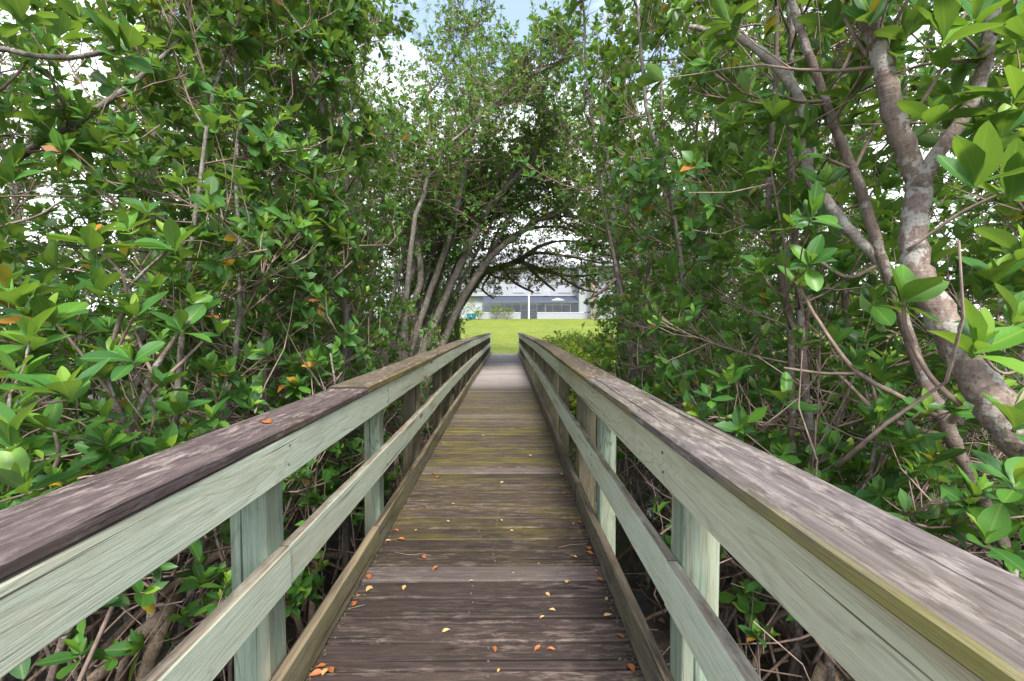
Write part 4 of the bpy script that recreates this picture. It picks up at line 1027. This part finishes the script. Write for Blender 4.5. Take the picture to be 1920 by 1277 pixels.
# ------------------------------------------------------------------ grass blades, pencil roots
g = np.random.default_rng(90); n = 26000
X = g.uniform(-6, 9, n); Y = 18.9 + (g.random(n) ** 1.6) * 16; Z = ground_z(X, Y)
hh = g.uniform(.02, .055, n); a = g.uniform(0, 6.28, n); w = .006
V = np.stack([np.stack([X - w * np.cos(a), Y - w * np.sin(a), Z - .005], -1), np.stack([X + w * np.cos(a), Y + w * np.sin(a), Z - .005], -1), np.stack([X + g.normal(0, .015, n), Y + g.normal(0, .015, n), Z + hh], -1)], 1).reshape(-1, 3)
tag(link_mesh('grass_blades', mesh_np('grass_blades', V, np.arange(3 * n), np.full(n, 3), M['lawn'], False)), kind='stuff')

mb = MB(); g = np.random.default_rng(91)
for k in range(900):
    x = g.uniform(-5, 3.6); y = g.uniform(.6, 7.0)
    if -.86 < x < .6: continue
    z = float(ground_z(x, y)); h = g.uniform(.04, .16)
    mb.tube([(x, y, z - .03), (x + g.normal(0, .008), y + g.normal(0, .008), z + h * .6), (x + g.normal(0, .012), y + g.normal(0, .012), z + h)], [.0055, .0045, .002], 4, False)
tag(link_mesh('pencil_roots', mb.mesh('pencil_roots', M['root'], True)), kind='stuff')
g = np.random.default_rng(95); n = 5200
A = dict(P=np.stack([g.uniform(-5, 4.5, n), g.uniform(.3, 7, n), np.zeros(n)], -1)); A = {'P': A['P'][(A['P'][:, 0] < -.95) | (A['P'][:, 0] > .72)]}; n = len(A['P'])
A['P'][:, 2] = ground_z(A['P'][:, 0], A['P'][:, 1]) + g.uniform(.004, .03, n)
az = g.uniform(0, 6.28, n); A['D'] = np.stack([np.cos(az), np.sin(az), g.normal(0, .25, n)], -1); A['D'] /= np.linalg.norm(A['D'], axis=1)[:, None]
A['S'] = np.stack([np.sin(az), -np.cos(az), g.normal(0, .3, n)], -1); A['N'] = np.cross(A['S'], A['D']); A['L'] = g.uniform(.035, .09, n); A['W'] = A['L'] * g.uniform(.3, .55, n); A['curl'] = g.uniform(-2, 5, n); A['tint'] = g.random(n)
M['litter'] = leaf_mat('decaying_leaf', [(0.0, (0.02, 0.013, 0.008)), (0.5, (0.07, 0.04, 0.022)), (0.9, (0.16, 0.085, 0.035)), (1.0, (0.4, 0.2, 0.04))], .1, .6)
tag(link_mesh('leaf_litter', leaves_mesh('leaf_litter', A, M['litter'], np.zeros(3))), kind='stuff')
mb = MB()
for k in range(260):
    y = 1.5 + 9 * g.random() ** 1.5; sd_ = g.random() < .5; x = (XL + .004 + abs(g.normal(0, .03))) if sd_ else (XR - .004 - abs(g.normal(0, .03))); r_ = g.uniform(.002, .008); a = g.uniform(0, 6.28)
    q = np.array([x, y, float(deck_z(y)) + .0045]); e = np.array([math.cos(a), math.sin(a), .1]) * r_
    mb.add([q - e, q + e * [1, 1, 2], q + np.array([-e[1], e[0], .004]), q + np.array([e[1], -e[0], .001])], [(0, 2, 1), (0, 1, 3)])
tag(link_mesh('crumbled_leaf_bits', mb.mesh('crumbled_leaf_bits', M['litter'])), kind='stuff')
mb = MB()
for k in range(420):
    x = g.uniform(-4.5, 3.4); y = g.uniform(.6, 6.5)
    if -1.0 < x < .72: continue
    z = float(ground_z(x, y)) + .012; a = g.uniform(0, 6.28); L = g.uniform(.06, .45)
    d = np.array([math.cos(a), math.sin(a), g.normal(0, .1)]) * L
    p = np.array([x, y, z]); mb.tube([p, p + d * .5 + g.normal(0, .015, 3), p + d], g.uniform(.002, .006), 4, False)
tag(link_mesh('dead_twig_litter', mb.mesh('dead_twig_litter', M['twig'], True)), kind='stuff')

# ------------------------------------------------------------------ fallen leaves
def dead_leaf_mat(name, a, b, c_):
    t = NT(name); co = t.n('TexCoord').outputs['Object']; rnd = t.n('ObjectInfo').outputs['Random']
    f = t.noise(co, 30.0, 4, 0.6)
    c = t.mix(rnd, t.ramp(f, (0.35, a), (0.65, b)), t.ramp(f, (0.35, b), (0.65, c_)))
    return t.done(t.principled(c, 0.55, t.bump(f, .2, .003), .4))
M['dead_orange'] = dead_leaf_mat('dry_orange_leaf', (0.17, 0.055, 0.02), (0.40, 0.145, 0.04), (0.30, 0.09, 0.035))
M['dead_pale'] = dead_leaf_mat('pale_tan_leaf', (0.34, 0.21, 0.09), (0.52, 0.37, 0.17), (0.46, 0.25, 0.08))
DEAD = []
for k in range(6):
    g = np.random.default_rng(300 + k); rows = np.linspace(0, 1, 8); V = []
    bend = g.uniform(-.6, 1.4); fold = g.uniform(.2, 1.2); tw = g.normal(0, .7)
    for r_ in rows:
        w = .25 * math.sin(math.pi * min(1, r_ ** .85 + .02)) + .012
        for u in (-1, -.5, 0, .5, 1):
            x_, z_ = u * w, fold * abs(u) ** 1.6 * w * .8
            t_ = tw * (r_ - .5); x2, z2 = x_ * math.cos(t_) - z_ * math.sin(t_), x_ * math.sin(t_) + z_ * math.cos(t_)
            V.append((x2, r_ - .5, z2 + bend * .3 * (r_ - .5) ** 2 + g.normal(0, .01)))
    V = np.array(V); V[:, 2] -= V[:, 2].min() - .01
    F = [(i * 5 + j, i * 5 + j + 1, (i + 1) * 5 + j + 1, (i + 1) * 5 + j) for i in range(7) for j in range(4)]
    L = np.array([i for f in F for i in f])
    st = MB(); st.add(V, F); st.tube([(0, -.5, .02), (.02, -.66, .05)], .012, 4)
    DEAD.append([st.mesh('fallen_leaf', M['dead_orange'], True), st.mesh('fallen_leaf', M['dead_pale'], True)])

def deck_point(px, py):
    a = np.array(cam.location); dv = at(px, py, 1.0) - a
    z = 0.0
    for _ in range(4):
        s = (z - a[2]) / dv[2]; p = a + dv * s; z = float(deck_z(p[1]))
    return p
on_deck = [(689, 1084, 1, 0), (692, 1106, 1, 1), (793, 1046, .9, 0), (816, 1067, .8, 0), (758, 1103, .8, 1), (837, 1184, .7, 1), (928, 1219, .7, 0), (1008, 1216, .8, 0), (1033, 1219, .7, 0), (1017, 1158, .5, 1), (1035, 1145, .5, 1), (1027, 1117, .8, 1),
           (1064, 1093, .9, 1), (1103, 1028, 1.1, 0), (1108, 1038, .8, 0), (1137, 1072, .6, 0), (1128, 1088, .8, 0), (1145, 1124, .7, 1), (1140, 1155, .7, 1), (1120, 1071, .6, 0), (1076, 1045, .9, 1), (1092, 980, .9, 0), (1075, 983, .5, 1), (960, 996, .5, 1),
           (994, 855, 1.5, 1), (941, 905, .6, 1), (940, 976, .5, 1), (821, 896, 1, 0), (812, 889, .8, 0), (870, 800, .8, 0), (850, 800, .7, 0), (832, 831, .6, 1), (860, 770, 1, 0), (868, 742, .9, 0), (877, 736, .8, 1), (1030, 780, .8, 0), (1022, 762, .7, 1), (1040, 876, .8, 0),
           (1048, 873, .6, 1), (1058, 926, .9, 0), (1074, 925, .6, 0), (850, 946, .6, 1), (840, 978, .6, 1), (800, 952, .6, 0), (742, 996, .9, 0), (752, 1012, .9, 0), (722, 1015, .7, 1), (655, 1135, 1.0, 0), (668, 1118, .6, 0), (598, 1252, 1.0, 0), (610, 1262, 1.0, 1), (620, 1258, .9, 0), (590, 1266, .9, 0),
           (1170, 1195, .8, 0), (1198, 1255, .9, 0), (935, 1258, .4, 1), (905, 817, .8, 1), (955, 768, .6, 1), (930, 700, 1, 1), (966, 742, .7, 1), (780, 995, .5, 1), (1010, 1058, .4, 0), (962, 1075, .4, 1), (884, 1090, .4, 1), (1085, 900, .6, 0), (1066, 890, .6, 1)]
for k, (px, py, s, c_) in enumerate(on_deck):
    p = deck_point(px, py)
    p[0] = min(max(p[0], XL + .03), XR - .03)
    o = link_mesh('fallen_leaf', DEAD[k % 6][c_], None, (p[0], p[1], float(deck_z(p[1])) + .002))
    L = .052 * s * random.uniform(.8, 1.15); o.scale = (L, L, L); o.rotation_euler = (random.gauss(0, .12), random.gauss(0, .12), random.uniform(0, 6.28))
    if c_ == 0: tag(o, 'dry curled orange leaf fallen on the boardwalk planks', 'fallen leaf', 'dry orange leaves fallen on the boardwalk')
    else: tag(o, 'pale yellowish leaf fallen on the boardwalk planks', 'fallen leaf', 'pale yellow leaves fallen on the boardwalk')
o = link_mesh('fallen_leaf', DEAD[2][0], None, (XL - .10, float(at(535, 752, 1.55)[1]), zt1 + .034)); o.scale = (.06, .06, .06); o.rotation_euler = (0, 0, 1.2)
tag(o, 'single dry leaf lying on the near left handrail cap', 'fallen leaf')
g = np.random.default_rng(92)
for k in range(60):
    x = g.uniform(-3.6, -1.0) if k < 42 else g.uniform(.8, 2.6); y = g.uniform(1.2, 4.6)
    o = link_mesh('fallen_leaf', DEAD[k % 6][int(g.random() < .35)], None, (x, y, float(ground_z(x, y)) + .012))
    L = g.uniform(.05, .085); o.scale = (L, L, L); o.rotation_euler = (g.normal(0, .3), g.normal(0, .3), g.uniform(0, 6.28))
    tag(o, 'fallen yellow or orange leaf lying on the dark mud', 'fallen leaf', 'fallen leaves on the mud')
for k, pts in enumerate([[(740, 1037), (765, 1042), (790, 1040), (808, 1044)], [(1048, 1028), (1070, 1023), (1100, 1021)], [(655, 1143), (684, 1136)]]):
    P = np.array([deck_point(*q) for q in pts]); P[:, 2] = deck_z(P[:, 1]) + .005
    b0 = P[0].copy(); o = link_mesh('twig', MB().tube(P - b0, .0016, 5).mesh('twig', M['twig'], True), None, tuple(b0))
    tag(o, ['thin curved pale twig near the left curb', 'straight thin twig near the right curb', 'short stub of twig touching the left curb'][k], 'twig')

# ------------------------------------------------------------------ the white house beyond the lawn
M['white'] = plain('white_stucco', (0.27, 0.285, 0.315), .8, .05, 2.0, .2)
M['white_trim'] = plain('white_trim', (0.46, 0.475, 0.50), .5, .03, 3.0, .3)
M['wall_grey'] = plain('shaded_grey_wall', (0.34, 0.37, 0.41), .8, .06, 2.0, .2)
M['roof'] = plain('grey_shingle', (0.30, 0.31, 0.34), .9, .2, 4.0, .1)
M['glass'] = plain('dark_glass', (0.02, 0.027, 0.035), .08, .1, 1.0, .6)
M['frame'] = plain('dark_frame', (0.10, 0.115, 0.14), .5, .1, 3.0, .3)
M['slate'] = plain('blue_grey_awning', (0.055, 0.07, 0.10), .7, .12, 3.0, .2)
M['curtain'] = plain('pale_curtain', (0.30, 0.31, 0.37), .9, .1, 5.0, .1)
M['brown'] = plain('brown_panel', (0.13, 0.105, 0.10), .8, .1, 3.0, .2)
M['teal'] = plain('teal_plastic', (0.02, 0.23, 0.27), .45, .08, 3.0, .4)
M['palm'] = plain('palm_bark', (0.27, 0.22, 0.19), .9, .35, 9.0, .1)
t = NT('insect_screen')
M['screen'] = t.done(t.n('MixShader', i0=.76, i1=t.principled((0.10, 0.115, 0.14), .7), i2=t.n('BsdfTransparent').outputs[0]).outputs[0])
HD = 58.0
def hx(px): return float(at(px, 600, HD)[0])
def hz(py): return float(at(960, py, HD)[2])
HB = hz(598.5)
house = tag(empty('house', (hx(1000), HD, HB)), 'two-storey white house with screened porch and grey roof beyond the lawn', 'house')
HO = np.array([hx(1000), HD, HB])
def hpart(name, mb, mat, parent=None):
    mb.V = [np.concatenate(mb.V) - HO]
    return link_mesh(name, mb.mesh(name, mat), parent or house)
def hbox(name, px0, px1, py0, py1, y0, y1, mat, parent=None):
    x0, x1, z1, z0 = hx(px0), hx(px1), hz(py0), hz(py1)
    if py1 >= 598: z0 = HB - .1
    return hpart(name, MB().box(((x0 + x1) / 2, HD + (y0 + y1) / 2, (z0 + z1) / 2), (x1 - x0, y1 - y0, z1 - z0), .0), mat, parent)
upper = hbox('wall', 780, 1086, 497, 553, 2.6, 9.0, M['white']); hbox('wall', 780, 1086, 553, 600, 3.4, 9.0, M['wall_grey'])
hbox('wall', 1086, 1121, 497, 600, .2, 9.0, M['white']); hbox('wall', 1121, 1330, 497, 600, 1.6, 9.0, M['white'])
# roof: hipped prisms with an overhang
def hip(px0, px1, pyb, pyt, y0, y1, inset):
    x0, x1, z0, z1 = hx(px0), hx(px1), hz(pyb), hz(pyt); a, b_ = HD + y0, HD + y1; ym = (a + b_) / 2
    mb = MB(); mb.add([(x0, a, z0), (x1, a, z0), (x1, b_, z0), (x0, b_, z0), (x0 + inset, ym, z1), (x1 - inset, ym, z1), (x0, a, z0 - .2), (x1, a, z0 - .2), (x1, b_, z0 - .2), (x0, b_, z0 - .2)],
                      [(0, 1, 5, 4), (1, 2, 5), (2, 3, 4, 5), (3, 0, 4), (0, 6, 7, 1), (1, 7, 8, 2), (2, 8, 9, 3), (3, 9, 6, 0), (6, 9, 8, 7)])
    return mb
hpart('roof', hip(772, 1090, 496, 462, 1.9, 9.8, 4.0), M['roof']); hpart('roof', hip(1083, 1340, 496, 460, -.4, 9.8, 4.2), M['roof'])
hbox('low_wall', 904, 976, 586.5, 600, -.05, .15, M['white']); hbox('low_wall', 1007, 1094, 586.5, 600, -.05, .15, M['white'])
hbox('wall_cap', 903, 976, 585.6, 586.7, -.09, .19, M['white_trim']); hbox('wall_cap', 1007, 1095, 585.6, 586.7, -.09, .19, M['white_trim'])
hbox('column', 990, 992.8, 552, 600, -.25, -.06, M['white_trim'])
for (a, b_) in ((976, 990), (992.8, 1007)):
    d_ = hbox('screen_door', a, b_, 566, 599, -.03, .03, M['screen'])
    for (c0, c1, r0, r1) in ((a, a + 1, 566, 599), (b_ - 1, b_, 566, 599), (a, b_, 565.6, 567), (a, b_, 582, 583)):
        hbox('door_frame', c0, c1, r0, r1, -.07, .07, M['frame'], d_)
hbox('planter_box', 994.5, 1004, 584.5, 592, .4, 1.0, M['frame'])
# porch canopy (sloping blue grey panel), fascia and mullions
x0, x1 = hx(904), hx(1085)
mb = MB(); mb.add([(x0, HD, hz(566)), (x1, HD, hz(566)), (x1, HD + 2.6, hz(554.5)), (x0, HD + 2.6, hz(554.5)), (x0, HD, hz(567)), (x1, HD, hz(567)), (x1, HD + 2.6, hz(555.5)), (x0, HD + 2.6, hz(555.5))],
                  [(0, 1, 2, 3), (7, 6, 5, 4), (0, 4, 5, 1), (1, 5, 6, 2), (2, 6, 7, 3), (3, 7, 4, 0)])
hpart('porch_roof', mb, M['slate'])
for (a, b_) in ((904, 976), (1007, 1085)):
    hbox('porch_screen', a, b_, 567, 586, .02, .05, M['screen'])
for px in (918, 932, 946, 960, 976, 1007, 1022, 1036, 1053, 1069, 1085):
    hbox('mullion', px - .4, px + .4, 566, 586.5, -.01, .09, M['frame'])
hbox('fascia', 904, 1086, 565.5, 567.5, -.06, .12, M['frame'])
def win(px0, px1, py0, py1, y, mat='glass', frame='white_trim', bars=1):
    f = hbox('window', px0, px1, py0, py1, y - .06, y + .02, M[frame])
    n = bars + 1; w = (px1 - px0 - .8) / n
    for k in range(n): hbox('pane', px0 + .5 + k * w, px0 + .3 + (k + 1) * w, py0 + .6, py1 - .6, y - .10, y - .05, M[mat], f)
win(921, 928, 572, 586, 3.4); win(954, 963, 571.5, 586.5, 3.4, bars=1); win(966, 976, 570, 587, 3.4, bars=2); win(1024.5, 1033, 572.5, 587, 3.4, bars=0); win(1049, 1067, 572.5, 586.5, 3.4, bars=2)
hbox('panel', 1008, 1020, 570, 588, 3.3, 3.38, M['brown']); hbox('shelf', 1040, 1068, 585, 587, 2.9, 3.3, M['white_trim'])
win(1096, 1101.5, 569, 585.5, .2, 'curtain', bars=0); win(1107.5, 1113.5, 569, 585.5, .2, bars=0); win(1141, 1153, 526, 539, 1.6, 'curtain', bars=1); win(1122, 1138, 567, 590, 1.6, bars=1); win(1165, 1185, 567, 585, 1.6, bars=1); win(1175, 1190, 526, 539, 1.6, bars=1)
win(1021, 1034, 541, 553, 2.6, 'curtain', bars=1); win(962, 985, 520, 547, 2.6, 'curtain', bars=2); win(1000, 1016, 520, 547, 2.6, 'curtain', bars=1); win(1050, 1075, 520, 547, 2.6, 'curtain', bars=2); win(915, 940, 520, 547, 2.6, 'curtain', bars=2); win(1098, 1112, 522, 540, .2, bars=1)
# white gabled canopy inside the porch
x0, x1, xm = hx(1023), hx(1071), hx(1048)
can = tag(empty('gazebo', (xm, HD + 1.2, HB)), 'white peaked canopy standing inside the screened porch', 'canopy'); 
GO = np.array([xm, HD + 1.2, HB])
mb = MB(); mb.add(np.array([(x0, HD + .4, hz(566.5)), (x1, HD + .4, hz(566.5)), (x1, HD + 2.2, hz(566.5)), (x0, HD + 2.2, hz(566.5)), (xm, HD + 1.3, hz(557.5)), (x0, HD + .4, hz(572)), (x1, HD + .4, hz(572)), (x1, HD + 2.2, hz(572)), (x0, HD + 2.2, hz(572))]) - GO,
                  [(0, 1, 4), (1, 2, 4), (2, 3, 4), (3, 0, 4), (5, 6, 1, 0), (6, 7, 2, 1), (7, 8, 3, 2), (8, 5, 0, 3)])
link_mesh('canopy_cloth', mb.mesh('canopy_cloth', M['white_trim']), can)
for xx in (x0 + .05, x1 - .05):
    for yy in (.45, 2.15):
        link_mesh('leg', MB().box((xx - GO[0], yy - 1.2, (hz(571) - HB) / 2), (.07, .07, hz(571) - HB)).mesh('leg', M['white_trim']), can)
# bins, palm, shrubs by the house
for k, (a, b_, top) in enumerate(((875.5, 883.5, 588), (884.5, 893, 588.6))):
    w = hx(b_) - hx(a); h_ = hz(top) - HB
    bin_ = tag(empty('wheelie_bin', (hx((a + b_) / 2), HD - .4, HB)), ['taller teal bin, left one of the pair by the house', 'lower teal bin, right one of the pair by the house'][k], 'bin', 'teal bins beside the house')
    mb = MB(); v = [(-.42, -.3, 0), (.42, -.3, 0), (.42, .3, 0), (-.42, .3, 0), (-.5, -.4, .9), (.5, -.4, .9), (.5, .4, .9), (-.5, .4, .9)]
    mb.add(np.array(v) * [w, w, h_], [(3, 2, 1, 0), (0, 1, 5, 4), (1, 2, 6, 5), (2, 3, 7, 6), (3, 0, 4, 7), (4, 5, 6, 7)]); link_mesh('body', mb.mesh('body', M['teal']), bin_)
    link_mesh('lid', MB().box((0, -.02, h_ * .95), (w * 1.08, w * .9, h_ * .09), .01).mesh('lid', M['teal']), bin_)
    link_mesh('wheel', MB().tube([(-w * .42, w * .34, .07), (w * .42, w * .34, .07)], .07, 10).mesh('wheel', M['frame']), bin_)
bx_ = hx(1107); pz = hz(470)
palm = tag(empty('palm_tree', (bx_, HD - 1.5, HB)), 'palm trunk in front of the white house wall', 'palm tree')
PP = smooth_path([(0, 0, -.1), (.03, 0, 2.5), (.0, 0, 5.5), (.1, 0, pz - HB)], 10)
link_mesh('trunk', MB().tube(PP, np.linspace(.30, .22, len(PP)) * (1 + .07 * (np.arange(len(PP)) % 2)), 12).mesh('trunk', M['palm'], True), palm)
for k in range(14):
    a = k * 2.4; el = [.9, .5, .1][k % 3]; V = []; F = []; q = np.array([.1, 0, pz - HB]); d = np.array([math.cos(a) * math.cos(el), math.sin(a) * math.cos(el), math.sin(el)]); sd_v = np.array([-math.sin(a), math.cos(a), 0])
    mb = MB(); pts = []
    for i in range(9):
        pts.append(q.copy()); q = q + d * .28; d[2] -= .16; d /= np.linalg.norm(d)
    mb.tube(pts, np.linspace(.03, .008, 9), 4)
    for i in range(1, 9):
        for s in (-1, 1):
            e = pts[i] + sd_v * s * .5 * (1 - abs(i - 4) / 7) + d * .25 + np.array([0, 0, -.12])
            mb.add([pts[i] - [0, 0, .03], pts[i] + [0, 0, .03], e], [(0, 1, 2)])
    link_mesh('frond', mb.mesh('frond', M['leaf_olive']), palm)
def far_bush(px, pyt, d, rx, n, seed, label, mat='leaf_olive', L=.16):
    p = at(px, 598, d); x, y = p[0], p[1]; gz = float(ground_z(x, y)); h = float(at(px, pyt, d)[2]) - gz
    g = np.random.default_rng(seed); T = Tree('garden_bush', (x, y, gz), mat, 'bark', free=True, seed=seed)
    for k in range(9):
        a = g.uniform(0, 6.28); T.tube('branches', smooth_path([(x, y, gz - .05), (x + .4 * rx * math.cos(a), y + .3 * math.sin(a), gz + h * .45), (x + .8 * rx * math.cos(a), y + .5 * math.sin(a), gz + h * g.uniform(.6, .95))], 2), .02, 4)
    for k in range(n):
        a = g.uniform(0, 6.28); rr = math.sqrt(g.random()); zz = g.uniform(.3, 1) ** .8
        T.rosette((x + rx * rr * math.cos(a) * (1.1 - .5 * zz), y + .7 * rx * rr * math.sin(a), gz + h * zz), (math.cos(a) * .5, math.sin(a) * .5, .8), 5, L)
    return T.build(label, None, cat='bush')
far_bush(930, 572, 57, 1.0, 110, 801, 'taller open bush before the left porch screen'); far_bush(950, 578, 57, 1.3, 110, 802, 'wider low bush before the left porch screen')
far_bush(898, 582, 56.5, .8, 90, 803, 'small pale bush between the teal bins and the porch wall', 'leaf_hedge'); far_bush(1136, 566, 56.5, 2.0, 260, 804, 'big feathery bush right of the palm trunk', 'leaf_hedge'); far_bush(1114, 588, 56.8, .9, 70, 805, 'low spiky bush at the foot of the palm')
far_bush(868, 560, 55, 2.2, 300, 806, 'leafy bush at the left end of the house'); far_bush(1180, 560, 55, 3.0, 360, 807, 'dense garden bush at the right end of the house', 'leaf')
far_bush(836, 540, 57, 3.0, 400, 808, 'tall garden bush beyond the left trees', 'leaf')
print('leaf parts', leaf_parts_total, 'objects', len(bpy.data.objects), 'polys', sum(len(m.polygons) for m in bpy.data.meshes))
